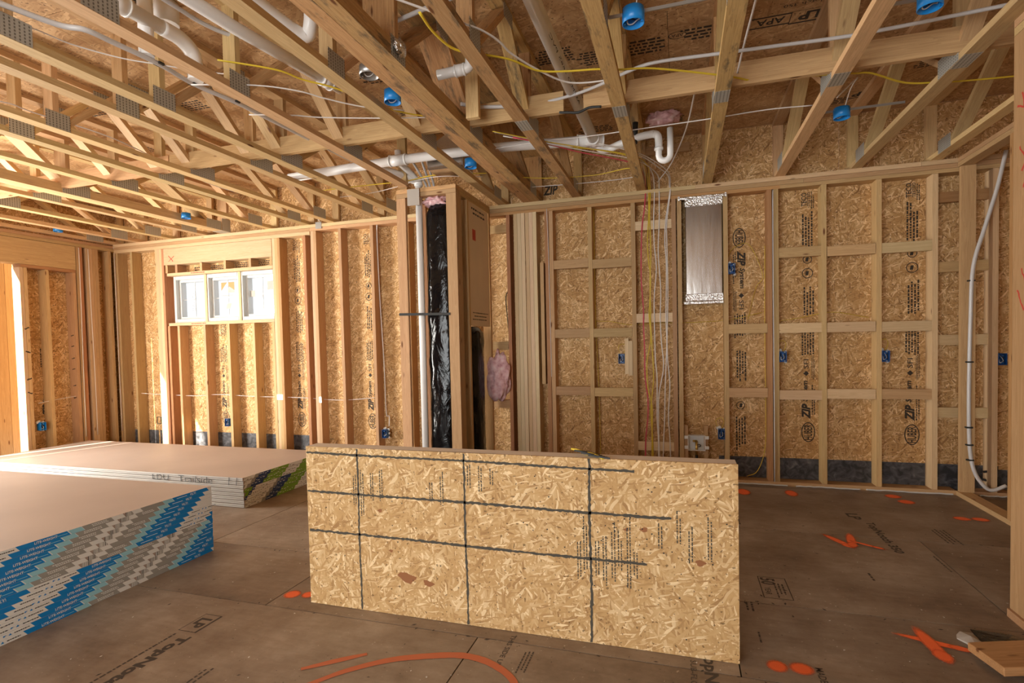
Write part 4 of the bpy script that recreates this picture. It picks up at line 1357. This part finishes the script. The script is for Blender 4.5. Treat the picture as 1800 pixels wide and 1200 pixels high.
cable([(-2.75, 2.55, 2.99), (-2.405, 2.687, 2.99), (-2.218, 2.833, 2.99), (-2.133, 2.967, 2.99), (-1.976, 3.156, 2.99), (-1.75, 3.3, 2.99)], 'upper white cable crossing the bays left of the doubled girder', r=.006)
cable([(-2.75, 3.0, 2.99), (-2.495, 3.105, 2.99), (-2.339, 3.2, 2.99), (-1.985, 3.345, 2.99), (-1.65, 3.46, 2.99)], 'lower white cable crossing the bays left of the doubled girder', r=.006)
cable([(-2.4, 2.4, 3.0), (-2.179, 2.593, 3.0), (-2.113, 2.741, 3.0), (-1.999, 2.897, 3.0), (-1.832, 3.233, 2.99), (-1.742, 3.361, 2.99), (-1.62, 3.46, 2.99)], 'yellow cable dipping left of the round galvanised box', 'yellow_cable', .007)
cable([(-4.3, 2.0, 2.99), (-4.02, 2.317, 2.99), (-4.011, 2.497, 2.99), (-3.96, 2.96, 2.985), (-4.11, 3.572, 2.985), (-4.24, 4.2, 2.985), (-4.1, 4.9, 2.985), (-4.13, 5.45, 2.98), (-4.14, 5.60, 2.93)], 'thin white cable sagging along a truss down to the back wall at left', r=.006)
cable([(-3.3, 1.8, 3.05), (-3.10, 1.917, 3.05), (-3.06, 2.096, 3.05), (-2.949, 2.287, 3.05), (-2.815, 2.41, 3.05), (-2.675, 2.538, 3.05), (-2.5, 2.6, 3.03)], 'thin white cable at the upper left beside the tied water tube', r=.005)
cable([(-3.43, 4.676, 2.99), (-3.099, 4.675, 2.99), (-2.631, 4.684, 2.985), (-2.437, 4.664, 2.98), (-2.115, 4.606, 2.98), (-1.687, 4.729, 2.98)], 'yellow cable strung across the front of the chase top', 'yellow_cable', .007)
cable([(-3.5, 4.92, 2.98), (-3.0, 4.90, 2.98), (-2.6, 4.80, 2.985), (-2.4, 4.69, 2.975), (-2.1, 4.63, 2.97), (-1.75, 4.8, 2.975)], 'white cable strung across the front of the chase top', r=.005)
cable([(-1.55, 4.9, 2.985), (-1.2, 5.1, 2.985), (-.75, 5.17, 2.985), (-.45, 5.08, 2.985), (-.33, 5.15, 2.97)], 'yellow cable low along the back wall left of the cable bay', 'yellow_cable', .006)
cable([(-1.5, 5.30, 2.98), (-1.0, 5.36, 2.98), (-.6, 5.38, 2.98), (-.33, 5.34, 2.98)], 'white cable low along the back wall left of the cable bay', r=.006)
cable([(.11, 3.95, 3.1), (.06, 4.6, 3.1), (-.06, 5.1, 3.0), (-.2, 5.5, 2.95)], 'white cable slanting from a truss down into the cable bay', r=.006)
cable([(.42, 2.5, 3.3), (.40, 3.0, 3.2), (.36, 3.4, 3.08), (.34, 3.55, 3.0)], 'white cable slanting down beside the truss over the foil duct', r=.006)
# the bundle that drops into the cable bay
bay = dict(
    red=('red_cable', [(-.325, 2.842), (-.338, 2.716), (-.36, 2.577), (-.374, 2.293), (-.376, 2.008), (-.359, 1.72), (-.361, 1.577), (-.354, 1.318), (-.354, 1.058), (-.329, .827), (-.332, .624), (-.356, .39), (-.361, .06)], 'pink-red cable stapled down the cable bay'),
    yellow1=('yellow_cable', [(-.292, 2.839), (-.297, 2.642), (-.311, 2.402), (-.303, 2.203), (-.285, 2.031), (-.303, 1.718), (-.304, 1.632), (-.293, 1.417), (-.331, 1.202), (-.327, .942), (-.288, .74), (-.292, .451), (-.302, .06)], 'left yellow cable stapled down the cable bay'),
    yellow2=('yellow_cable', [(-.278, 2.838), (-.286, 2.642), (-.280, 2.287), (-.292, 2.003), (-.288, 1.718), (-.292, 1.632), (-.28, 1.345), (-.27, 1.029), (-.30, .711), (-.285, .363), (-.287, .06)], 'right yellow cable stapled down the cable bay'),
    white1=('white_cable', [(-.237, 2.834), (-.249, 2.595), (-.246, 2.369), (-.228, 2.141), (-.252, 1.859), (-.255, 1.645), (-.25, 1.244), (-.236, 1.029), (-.241, .654), (-.231, .366), (-.239, .06)], 'leftmost white cable stapled down the cable bay'),
    white2=('white_cable', [(-.191, 2.829), (-.195, 2.591), (-.208, 2.281), (-.189, 1.927), (-.197, 1.64), (-.189, 1.4), (-.172, 1.143), (-.217, .885), (-.227, .655), (-.224, .366), (-.22, .06)], 'second white cable from the left in the cable bay'),
    white3=('white_cable', [(-.092, 2.819), (-.133, 2.599), (-.143, 2.389), (-.132, 2.135), (-.142, 1.64), (-.137, 1.385), (-.153, 1.057), (-.162, .828), (-.169, .598), (-.182, .367), (-.19, .06)], 'third white cable from the left in the cable bay'),
    white4=('white_cable', [(-.086, 2.819), (-.122, 2.585), (-.124, 2.36), (-.12, 1.9), (-.134, 1.413), (-.13, 1.2), (-.113, .971), (-.13, .656), (-.117, .37), (-.115, .06)], 'rightmost white cable stapled down the cable bay'))
feeds = dict(red=[(-1.19, 3.95), (-.96, 4.2), (-.77, 4.45), (-.48, 4.76), (-.36, 4.95), (-.32, 5.3)], yellow1=[(-1.3, 3.8), (-1.0, 4.12), (-.7, 4.4), (-.42, 4.68), (-.30, 4.95), (-.29, 5.3)],
             yellow2=[(-1.1, 4.1), (-.9, 4.3), (-.6, 4.5), (-.36, 4.75), (-.27, 5.0), (-.27, 5.3)], white1=[(-1.3, 3.85), (-1.0, 4.17), (-.75, 4.38), (-.47, 4.66), (-.31, 4.9), (-.24, 5.3)],
             white2=[(-1.25, 3.9), (-.9, 4.25), (-.6, 4.55), (-.40, 4.75), (-.27, 5.0), (-.19, 5.35)], white3=[(-.7, 4.3), (-.45, 4.5), (-.28, 4.8), (-.18, 5.1), (-.10, 5.4)], white4=[(-.6, 4.35), (-.4, 4.55), (-.24, 4.85), (-.12, 5.2), (-.085, 5.45)])
for i, (k, (m, pts, lab)) in enumerate(bay.items()):
    f = [(x, y, 2.965 + .006 * (i % 4)) for x, y in feeds[k]]
    end = [(pts[0][0], W - .012, 2.925), (pts[0][0], W - .014, 2.86)]
    cable(f + end + [(x, W - .012, z) for x, z in pts[1:]], lab, m, .0065 if m == 'red_cable' else .0055)
cable([(.63, W + .13, 1.60), (.70, W + .12, 1.9), (.76, W + .1, 2.02), (.64, W + .1, 2.32), (.50, W + .1, 2.30), (.44, W + .09, 2.20)], 'thin yellow cable looping beside the high blue box', 'yellow_cable', .004)
cable([(.78, W + .10, 2.3), (.775, W + .1, 1.5), (.778, W + .1, .8), (.77, W + .1, .35), (.70, W + .08, .12), (.60, W + .07, .06)], 'yellow cable running down the bay right of the foil duct', 'yellow_cable', .005)
cable([(-.86, W + .1, 2.9), (-.86, W + .1, 1.64), (-.84, W + .1, 1.0), (-.83, W + .1, .06)], 'yellow cable down the stud left of the cable bay', 'yellow_cable', .005)
cable([(-.86, W + .1, 1.63), (-.7, W + .1, 1.62), (-.50, W + .1, 1.58), (-.2, W + .11, 1.59), (.1, W + .11, 1.585), (.45, W + .11, 1.60), (.75, W + .11, 1.66)], 'yellow cable running level behind the cable bay studs', 'yellow_cable', .004)
cable([(.88, W + .1, 1.57), (1.1, W + .1, 1.60), (1.35, W + .1, 1.64), (1.65, W + .1, 1.58)], 'yellow cable looping above the blocking in the right bays', 'yellow_cable', .004)
for k, (x, z) in enumerate(((.918, 1.285), (1.755, 1.28), (-.585, 1.285), (.36, .535))):
    cable([(x - .02, W + .06, z - .01), (x - .04, W + .06, z + .07), (x + .01, W + .06, z + .10), (x + .035, W + .06, z + .06), (x + .01, W + .06, z - .01)], ('yellow loop above the outlet box two bays right of the foil duct', 'yellow loop above the outlet box three bays right of the foil duct', 'yellow loop above the outlet box left of the cable bay', 'yellow loop above the outlet box by the valve box')[k], 'yellow_cable', .004)
cable([(-7.30, W + .05, .83), (-6.9, W + .05, .815), (-6.3, W + .055, .80), (-5.9, W + .06, .82), (-5.3, W + .055, .80), (-4.6, W + .055, .79), (-4.0, W + .055, .765), (-3.5, W + .055, .80)], 'white cable threaded level through the studs below the window', r=.006)
cable([(-7.65, 4.65, .80), (-7.65, 4.9, .83), (-7.65, 5.15, .85), (-7.62, 5.4, .87)], 'white cable threaded level through the left wall studs', r=.006)
cable([(-3.39, W + .0, 2.84), (-3.43, W + .06, 2.68), (-3.44, W + .1, 2.0), (-3.41, W + .1, 1.2), (-3.40, W + .1, .62), (-3.35, W + .08, .58), (-3.335, W + .05, .46)], 'white cable dropping to the low outlet box left of the black duct', r=.006)
cable([(-1.345, W - .004, 2.83), (-1.335, W - .005, 2.5), (-1.33, W - .005, 1.9), (-1.325, W - .005, 1.05)], 'white cable hanging down the double stud right of the stud pack', r=.006)
cable([(.838, W - .004, 2.80), (.836, W - .005, 2.2), (.838, W - .005, 1.0), (.838, W - .006, .04)], 'white cable stapled down the double stud right of the foil duct bay', r=.006)
cable([(-7.56, 5.15, 2.80), (-7.58, 5.16, 2.0), (-7.58, 5.15, 1.0), (-7.585, 5.15, .3)], 'thin white cable down the left wall post beside the header', r=.005)
cable([(-7.58, 5.28, 2.80), (-7.585, 5.29, 2.0), (-7.585, 5.30, 1.2), (-7.585, 5.30, .3)], 'thin white cable down the built-up post in the left wall', r=.005)
cable([(-7.57, 5.625, 2.80), (-7.57, 5.625, 1.8), (-7.57, 5.625, .3)], 'thin white cable down the corner of the back wall', r=.005)
cable([(-1.80, W + .05, 2.0), (-1.83, W + .03, 1.9), (-1.80, W + .02, 1.5), (-1.81, W + .03, 1.36)], 'black cable loop hanging right of the chase', 'black_rubber', .008)

# ================================================================== sheathing print (children of the back wall panels)
SY = W + SH - .0008
def huber_col(x, down=False, left=False, logos=True, parent=wb, hi=True):
    s = -1 if down else 1
    def at(dx, z):
        return (x + dx, SY, z) if not left else (XS + .0008, x + dx, z)
    ux = (0, 0, 1) if not down else (0, 0, -1)
    uy = ((-1, 0, 0) if not down else (1, 0, 0)) if not left else (0, -1, 0)
    def Z(z):
        return z if not down else 2.90 - z
    quads2d('logo', ring2d(.096, .060, .009), parent, at(0, Z(.50)), ux, uy, 'print_ink')
    text('HUBER', parent, at(0, Z(.50)), ux, uy, .150, .072, 'print_ink', .02)
    text('ZIP', parent, at(-.018 * s, Z(.70)), ux, uy, .15, .076, 'print_ink', .05, .25)
    text('System', parent, at(-.020 * s, Z(.895)), ux, uy, .20, .060, 'print_ink', .03, .2)
    text('SFI', parent, at(-.015 * s, Z(1.155)), ux, uy, .09, .042, 'print_ink', .01)
    quads2d('logo', [((-.025, 0), (0, -.025), (.025, 0), (0, .025))], parent, at(-.015 * s, Z(1.065)), ux, uy, 'print_ink')
    sd = int(abs(x) * 100)
    print_rows(parent, at(.045 * s, Z(.80)), ux, uy, .34, .034, 2, 'print_ink', sd)
    print_rows(parent, at(.045 * s, Z(1.12)), ux, uy, .24, .034, 3, 'print_ink', sd + 1)
    print_rows(parent, at(0, Z(1.36)), ux, uy, .26, .115, 5, 'print_ink', sd + 2)
    print_rows(parent, at(.01, Z(1.75)), ux, uy, .30, .10, 4, 'print_ink', sd + 3)
    if hi:
        for z, r in ((2.02, .048), (2.15, .040)):
            quads2d('logo', ring2d(r, r, .007) + [((-.02, -.006), (.02, -.012), (.02, .012), (-.02, .02))], parent, at(0, Z(z)), ux, uy, 'print_ink')
        print_rows(parent, at(0, Z(2.42)), ux, uy, .34, .10, 4, 'print_ink', sd + 4)
        text('TECO', parent, at(-.028 * s, Z(2.715)), ux, uy, .13, .045, 'print_ink', .02)
        text('TESTED', parent, at(.012 * s, Z(2.715)), ux, uy, .13, .026, 'print_ink', .02)
        print_rows(parent, at(.045 * s, Z(2.70)), ux, uy, .17, .03, 2, 'print_ink', sd + 5)
huber_col(1.155)
huber_col(2.003)
huber_col(.556, down=True)
huber_col(-3.613)
huber_col(-4.645)
huber_col(-5.865, hi=False)
huber_col(4.80, left=True, parent=wl, hi=False)
print_rows(wb, (-6.25, SY, 2.52), XU, ZU, .12, .06, 2, 'print_ink', 1)
print_rows(wb, (-5.88, SY, 2.52), XU, ZU, .34, .07, 3, 'print_ink', 2)
print_rows(wb, (-5.50, SY, 2.53), XU, ZU, .30, .07, 3, 'print_ink', 3)
print_rows(wb, (-5.10, SY, 2.53), XU, ZU, .30, .07, 3, 'print_ink', 4)
text('ZIP', wb, (-1.33, W + SH - .004, 3.06), XU, ZU, .16, .10, 'print_ink', .03, .2)
quads2d('logo', ring2d(.07, .055, .008), wb, (-1.06, W + SH - .004, 3.10), XU, ZU, 'print_ink')
# crayon marks on the left wall studs
plain('crayon', (0.05, 0.035, 0.02), .8)
for k, z in enumerate((1.64, 1.50, 1.34, 1.20, .98, .82)):
    stroke('tick_mark', wl, (-.055, z), (.0, z + .01), .012, (XL - .03, 5.0845, 0), XU, ZU, 'crayon', k)
for k, z in enumerate((1.72, 1.45, 1.10, .95)):
    stroke('tick_mark', wl, (4.51, z), (4.56, z + .02 * (-1) ** k), .016, (XL + .0008, 0, 0), YU, ZU, 'crayon', k + 9)
plain('crayon_red', (0.50, 0.05, 0.03), .8)
for k, (x, z) in enumerate(((-6.1, 2.445), (-6.1, 1.772))):
    print_rows(wb, (x, W - .001, z), XU, ZU, .30, .022, 1, 'crayon_red', k, .5, 'crayon_note')
stroke('crayon_note', wb, (-6.60, 2.70), (-6.52, 2.62), .01, (0, W - .001, 0), XU, ZU, 'crayon_red', 3)
stroke('crayon_note', wb, (-6.60, 2.62), (-6.50, 2.69), .008, (0, W - .001, 0), XU, ZU, 'crayon_red', 4)
for k, (a, b2) in enumerate((((3.20, 2.18), (3.14, 2.28)), ((3.19, 2.10), (3.15, 2.22)), ((3.22, 2.30), (3.15, 2.20)), ((3.17, 2.40), (3.20, 2.55)), ((3.24, 2.50), (3.17, 2.47)), ((3.23, 1.62), (3.18, 1.52)), ((3.20, 1.72), (3.17, 1.66)))):
    stroke('crayon_note', wn, (-a[0], a[1]), (-b2[0], b2[1]), .009, (1.5512, 0, 0), (0, -1, 0), ZU, 'crayon_red', 20 + k)

# dark flashing membrane behind the bottom of the studs
def membrane_mat():
    m, nt, b = new_mat('membrane')
    vec, rnd = coords(nt, 3)
    n = node(nt, 'ShaderNodeTexNoise')
    n.inputs['Scale'].default_value = 14
    n.inputs['Detail'].default_value = 6
    n.inputs['Distortion'].default_value = 1.2
    nt.links.new(vec, n.inputs['Vector'])
    rp = ramp(nt, ((.35, (.030, .031, .034)), (.62, (.11, .11, .12)), (.8, (.26, .25, .25))))
    nt.links.new(n.outputs['Fac'], rp.inputs[0])
    nt.links.new(rp.outputs[0], b.inputs['Base Color'])
    b.inputs['Roughness'].default_value = .45
    MATS['membrane'] = m
membrane_mat()
panel('flashing_strip', wb, 'back', (1.5, W + SH - .0012, .125), 2.3, .235, .001, 'membrane')
panel('flashing_strip', wb, 'back', (3.5, W + SH - .0012, .11), 1.7, .20, .001, 'membrane')
panel('flashing_strip', wb, 'back', (-5.7, W + SH - .0012, .17), 2.7, .26, .001, 'membrane')
panel('flashing_strip', wb, 'back', (-7.3, W + SH - .0012, .17), .45, .26, .001, 'membrane')
# white sealant bead along the sole plate
plain('caulk', (0.62, 0.60, 0.57), .7)
for xa, xb in ((.25, .95), (1.02, 1.55), (1.6, 2.26), (2.45, 2.75)):
    n = 14
    tube('sealant_bead', [(xa + (xb - xa) * i / n, W - .006 + rng.uniform(-.003, .003), .006 + rng.uniform(0, .005)) for i in range(n + 1)], .007, 'caulk', wb, 6)

# ================================================================== deck print and ceiling print
def spray_mat():
    m, nt, b = new_mat('spray_dab')
    tc = node(nt, 'ShaderNodeTexCoord')
    sub = node(nt, 'ShaderNodeVectorMath', operation='LENGTH')
    nt.links.new(tc.outputs['Object'], sub.inputs[0])
    n = node(nt, 'ShaderNodeTexNoise')
    n.inputs['Scale'].default_value = 9
    nt.links.new(tc.outputs['Object'], n.inputs['Vector'])
    d = mathn(nt, 'MULTIPLY_ADD', n.outputs['Fac'], .25, sub.outputs['Value'])
    mr = node(nt, 'ShaderNodeMapRange')
    mr.inputs['From Min'].default_value = 1.12
    mr.inputs['From Max'].default_value = .72
    nt.links.new(d, mr.inputs['Value'])
    nt.links.new(mr.outputs[0], b.inputs['Alpha'])
    b.inputs['Base Color'].default_value = (1.0, 0.17, 0.045, 1)
    b.inputs['Roughness'].default_value = .6
    MATS['spray_dab'] = m
spray_mat()
_dabs = []
def dab(x, y, rx, ry, rot=0.0, name='paint_mark'):
    n = 20
    _dabs.append(1)
    V = [(math.cos(2 * math.pi * k / n), math.sin(2 * math.pi * k / n), 0) for k in range(n)]
    o = mesh_obj(name, V, [tuple(range(n))], 'spray_dab', floor, Matrix.Translation((x, y, .0012 + .00025 * len(_dabs))) @ Matrix.Rotation(rot, 4, 'Z') @ Matrix.Diagonal((rx, ry, 1, 1)))
    return o
dab(-2.155, 2.545, .055, .055)
dab(-2.06, 2.565, .045, .045)
dab(.379, 2.517, .048, .05)
dab(.475, 2.523, .055, .05)
dab(.937, 5.386, .06, .12)
dab(1.755, 5.47, .07, .075, -.5)
dab(1.80, 5.31, .07, .075, -.5)
dab(2.03, 4.918, .065, .055)
dab(2.15, 4.925, .065, .055)
dab(.527, 5.34, .07, .12)
plain('spray_line', (0.95, 0.12, 0.03), .6)
plain('spray_faint', (0.50, 0.13, 0.055), .6)
def spray(pts, w, mat='spray_line', name='paint_mark', seed=1):
    P = smooth_path([(x, y, 0) for x, y in pts], 6)
    r = random.Random(seed)
    Q = []
    prev = None
    for i, p in enumerate(P):
        t = (P[min(i + 1, len(P) - 1)] - P[max(i - 1, 0)]).normalized()
        nv = Vector((-t.y, t.x, 0))
        f = i / (len(P) - 1)
        ww = w * (.55 + .45 * math.sin(math.pi * min(max(f, .06), .94))) * (1 + r.uniform(-.06, .06)) / 2
        cur = (p + nv * ww, p - nv * ww)
        if prev:
            Q.append(tuple((v.x, v.y) for v in (prev[0], prev[1], cur[1], cur[0])))
        prev = cur
    return quads2d(name, Q, floor, (0, 0, .0011 + seed * .0001), XU, YU, mat)
def soft_stroke(x0, y0, x1, y1, w0, w1):
    n = max(2, int(math.hypot(x1 - x0, y1 - y0) / (min(w0, w1) * .9)))
    a = math.atan2(y1 - y0, x1 - x0)
    L = math.hypot(x1 - x0, y1 - y0) / n
    dab((x0 + x1) / 2, (y0 + y1) / 2, math.hypot(x1 - x0, y1 - y0) / 2 * 1.12, (w0 + w1) / 2, a)
    dab(x1 * .8 + x0 * .2, y1 * .8 + y0 * .2, L * 1.3 + .02, w1, a)
soft_stroke(.945, 2.94, 1.24, 2.85, .026, .026)
soft_stroke(1.06, 3.03, 1.085, 2.72, .034, .042)
soft_stroke(.95, 4.31, 1.085, 4.06, .026, .040)
soft_stroke(1.13, 4.37, 1.08, 4.07, .030, .038)
soft_stroke(1.09, 4.21, 1.27, 4.08, .018, .020)
spray([(-1.52, 1.86), (-1.42, 1.99), (-1.28, 2.11), (-1.148, 2.177), (-1.003, 2.228), (-.9, 2.232), (-.80, 2.20), (-.70, 2.13), (-.62, 2.0)], .045, 'spray_faint', seed=6)
spray([(-1.62, 1.95), (-1.50, 2.05), (-1.40, 2.13)], .035, 'spray_faint', seed=7)
def fz(x, y):
    return (x, y, .0006)
plain('deck_ink', (0.055, 0.042, 0.034), .7)
DX, DY = (0, -1, 0), (1, 0, 0)
def lp_box(parent, c, x, y, s, mat):
    x, y = Vector(x), Vector(y)
    quads2d('logo', [((-s, -s * .62), (s, -s * .62), (s, -s * .58), (-s, -s * .58)), ((-s, .58 * s), (s, .58 * s), (s, .72 * s), (-s, .72 * s)), ((-s, -s * .62), (-s * .95, -s * .62), (-s * .95, s * .62), (-s, s * .62)), ((s * .95, -s * .62), (s, -s * .62), (s, s * .62), (s * .95, s * .62))], parent, c, x, y, mat)
    text('LP', parent, Vector(c) + Vector((0, 0, 0)), x, y, s * 1.1, s * .85, mat, .04)
lp_box(floor, fz(-2.405, 2.15), DX, DY, .085, 'deck_ink')
text('TopNotch', floor, fz(-2.365, 1.80), DX, DY, .46, .078, 'deck_ink', .05)
print_rows(floor, fz(-2.44, 1.8), DX, DY, .5, .02, 1, 'deck_ink', 3)
text('SUB-FLOOR', floor, fz(.035, 2.34), DX, DY, .26, .026, 'deck_ink')
text('TopNotch', floor, fz(.098, 2.35), DX, DY, .46, .075, 'deck_ink', .03)
text('LP', floor, fz(1.275, 4.80), DX, DY, .15, .085, 'deck_ink', .03)
text('TopNotch 350', floor, fz(1.335, 4.36), DX, DY, .62, .075, 'deck_ink', .03)
quads2d('logo', [((-.14, -.075), (.14, -.075), (.14, -.07), (-.14, -.07)), ((-.14, .07), (.14, .07), (.14, .075), (-.14, .075)), ((-.14, -.075), (-.135, -.075), (-.135, .075), (-.14, .075)), ((.135, -.075), (.14, -.075), (.14, .075), (.135, .075))], floor, fz(.49, 3.32), DX, DY, 'deck_ink')
text('50', floor, fz(.465, 3.40), DX, DY, .09, .08, 'deck_ink', .02)
text('YEAR', floor, fz(.45, 3.27), DX, DY, .09, .03, 'deck_ink', .01)
print_rows(floor, fz(.515, 3.30), DX, DY, .18, .06, 3, 'deck_ink', 5, .4)
text('MADE IN', floor, fz(.545, 2.47), DX, DY, .16, .03, 'deck_ink', .01)
text('THIS SIDE UP', floor, fz(-.79, 2.33), DX, DY, .26, .024, 'deck_ink', .01)
for k, (x, y, w, h, rws) in enumerate(((-2.02, 1.75, .22, .05, 2), (-.68, 2.26, .2, .05, 3), (.40, 4.55, .25, .05, 2), (1.75, 4.45, .35, .10, 4), (.34, 2.75, .10, .02, 1), (1.05, 3.62, .10, .03, 1), (.33, 3.05, .12, .05, 2), (1.52, 3.9, .3, .02, 1), (.62, 2.40, .12, .05, 2))):
    print_rows(floor, fz(x, y), DX, DY, w, h, rws, 'deck_ink', 60 + k, .4)
r = random.Random(5)
chips = []
for i in range(220):
    x, y = r.uniform(-3.1, 2.2), r.uniform(1.5, 5.5)
    s, a = r.uniform(.0025, .008), r.uniform(0, 3)
    ca, sa = math.cos(a) * s, math.sin(a) * s
    chips.append(((x - ca, y - sa), (x + sa * .6, y - ca * .6), (x + ca, y + sa), (x - sa * .6, y + ca * .6)))
o = quads2d('debris', chips, floor, (0, 0, .0016), XU, YU, 'caulk')
o['kind'] = 'stuff'
nails = []
for i in range(240):
    x, y = r.uniform(-3.1, 2.2), (r.choice([2.40, 3.105, 4.325]) + r.uniform(-.03, .03) if i % 2 else r.uniform(1.6, 5.4))
    s = r.uniform(.004, .016)
    a = r.uniform(0, 3)
    ca, sa = math.cos(a) * s, math.sin(a) * s
    nails.append(((x - ca, y - sa), (x + sa * .4, y - ca * .4), (x + ca, y + sa), (x - sa * .4, y + ca * .4)))
o = quads2d('scuffs', nails, floor, (0, 0, .0009), XU, YU, 'deck_ink')
o['kind'] = 'stuff'
# ceiling
def czp(x, y):
    return (x, y, DECK - .0008)
CXD, CYD = (-1, 0, 0), (0, 1, 0)
lp_box(ceiling, czp(.80, 3.92), CXD, CYD, .11, 'print_ink')
text('TopNotch 350', ceiling, czp(.80, 3.77), CXD, CYD, .34, .045, 'print_ink')
text('APA', ceiling, czp(.575, 3.92), CXD, CYD, .17, .07, 'print_ink', .02)
quads2d('logo', [((-.12, .05), (.12, .05), (.12, .065), (-.12, .065)), ((-.12, -.065), (.12, -.065), (.12, -.05), (-.12, -.05))], ceiling, czp(.575, 3.92), CXD, CYD, 'print_ink')
print_rows(ceiling, czp(.15, 3.90), CXD, CYD, .24, .16, 4, 'print_ink', 1)
quads2d('logo', ring2d(.06, .045, .006), ceiling, czp(-.0, 3.88), CXD, CYD, 'print_ink')
text('APA', ceiling, czp(-.0, 3.88), CXD, CYD, .08, .04, 'print_ink')
print_rows(ceiling, czp(-.24, 3.95), CXD, CYD, .34, .2, 5, 'print_ink', 2)
print_rows(ceiling, czp(-.56, 3.98), CXD, CYD, .26, .2, 6, 'print_ink', 3)
print_rows(ceiling, czp(-.85, 3.86), CXD, CYD, .3, .2, 6, 'print_ink', 4)
lp_box(ceiling, czp(1.47, 5.33), CXD, CYD, .11, 'print_ink')
print_rows(ceiling, czp(1.30, 5.42), CXD, CYD, .2, .14, 4, 'print_ink', 5)
print_rows(ceiling, czp(-.10, 5.32), CXD, CYD, .34, .14, 4, 'print_ink', 6)
print_rows(ceiling, czp(-.75, 5.30), CXD, CYD, .3, .16, 4, 'print_ink', 7)
lp_box(ceiling, czp(-3.0, 2.45), CXD, CYD, .11, 'print_ink')
for k, (x, y) in enumerate(((-2.2, 4.4), (-2.15, 3.7), (-3.0, 4.2), (-3.3, 3.3), (-2.55, 3.3), (-3.9, 3.6), (-1.65, 3.9), (-5.1, 4.2), (-4.7, 3.4), (1.85, 4.9))):
    print_rows(ceiling, czp(x, y), CXD, CYD, .30, .16, 5, 'print_ink', 20 + k)

# ================================================================== scraps at the lower right
sw = thing('wood_offcut', (1.36, 2.83, .03), 'wide short wood offcut lying askew on the floor by the right stub wall', 'offcut')
M = Matrix.Translation((1.50, 2.80, .058)) @ Matrix.Rotation(math.radians(14), 4, 'Z') @ Matrix.Rotation(math.radians(-3), 4, 'Y')
link('board', box_mesh(.19, .038, .60, 'pine_red', .003), None, sw, M @ Matrix.Rotation(math.radians(90), 4, 'Y') @ Matrix.Rotation(math.radians(90), 4, 'Z'))
def sheet(name, pts, z, mat, label, cat, seed):
    rr = random.Random(seed)
    top = [(x, y, z + rr.uniform(0, .012)) for x, y in pts]
    bot = [(x, y, z - .004) for x, y in pts]
    n = len(pts)
    cx = sum(p[0] for p in pts) / n
    cyy = sum(p[1] for p in pts) / n
    V = top + bot + [(cx, cyy, z + .02)]
    F = [(k, (k + 1) % n, 2 * n) for k in range(n)] + [(n + k, k, (k + 1) % n, n + (k + 1) % n)[::-1] for k in range(n)] + [tuple(n + k for k in range(n))[::-1]]
    return tag(mesh_obj(name, V, F, mat), label, cat)
sheet('plastic_sheet', [(1.29, 3.04), (1.44, 3.01), (1.50, 2.96), (1.45, 2.86), (1.28, 2.86)], .018, 'black_wrap', 'crumpled black plastic scrap behind the wood offcut', 'plastic scrap', 1)
sheet('plastic_sheet', [(1.42, 2.68), (1.62, 2.74), (1.66, 2.55), (1.46, 2.50)], .012, 'black_wrap', 'crumpled black plastic scrap in front of the wood offcut', 'plastic scrap', 2)
sheet('paper_scrap', [(1.215, 2.99), (1.24, 3.02), (1.30, 3.02), (1.32, 2.86), (1.25, 2.88), (1.205, 2.96)], .006, 'tag_grey', 'pale grey torn paper scrap left of the wood offcut', 'paper scrap', 3)
sheet('paper_scrap', [(1.34, 2.62), (1.44, 2.67), (1.47, 2.52), (1.41, 2.50)], .006, 'tag_grey', 'pale grey torn paper scrap in front of the wood offcut', 'paper scrap', 4)

# ================================================================== last bits
fs = tag(lumpy('foil_scrap', (-1.395, 2.60, 2.985), (.022, .05, .045), 'foil', None, 2, .5, 3, 4), 'crumpled scrap of foil on the side of the doubled girder', 'foil')
tube('strap', [(-.76, 3.615, 2.955), (-.70, 3.61, 2.945), (-.63, 3.61, 2.935), (-.56, 3.61, 2.955), (-.48, 3.61, 2.95)], .009, 'black_rubber', vp, 8)
piece('ribbon_board', wb, -.46, .10, W + .09, W + .13, 3.29, 3.375, 'pine', axis='X')
piece('guard_plate', wb, -4.90, -4.81, W - .0025, W - .0005, .765, .835, 'white_plastic')
piece('guard_plate', wb, -4.27, -4.235, W - .0025, W - .0005, .735, .81, 'steel')
piece('guard_plate', wb, -4.235, -4.15, W - .0085, W - .0065, 2.86, 2.94, 'steel')
piece('drop_board', g1, -1.36, -1.27, 3.43, 3.468, 2.93, 3.42, 'pine_truss', axis='Z')
vt = thing('shutoff_valve', (2.55, W + .1, .18), 'small black shutoff valve at the foot of the back wall by the water tube', 'valve')
tube('body', [(2.48, W + .08, .14), (2.62, W + .08, .10)], .010, 'black_rubber', vt, 8, curve=False)
tube('handle', [(2.55, W + .08, .12), (2.555, W + .07, .21)], .009, 'black_rubber', vt, 8, curve=False)
bar('lever', vt, (2.51, W + .07, .20), (2.60, W + .07, .215), .018, .008, (0, 0, 1), 'black_rubber')
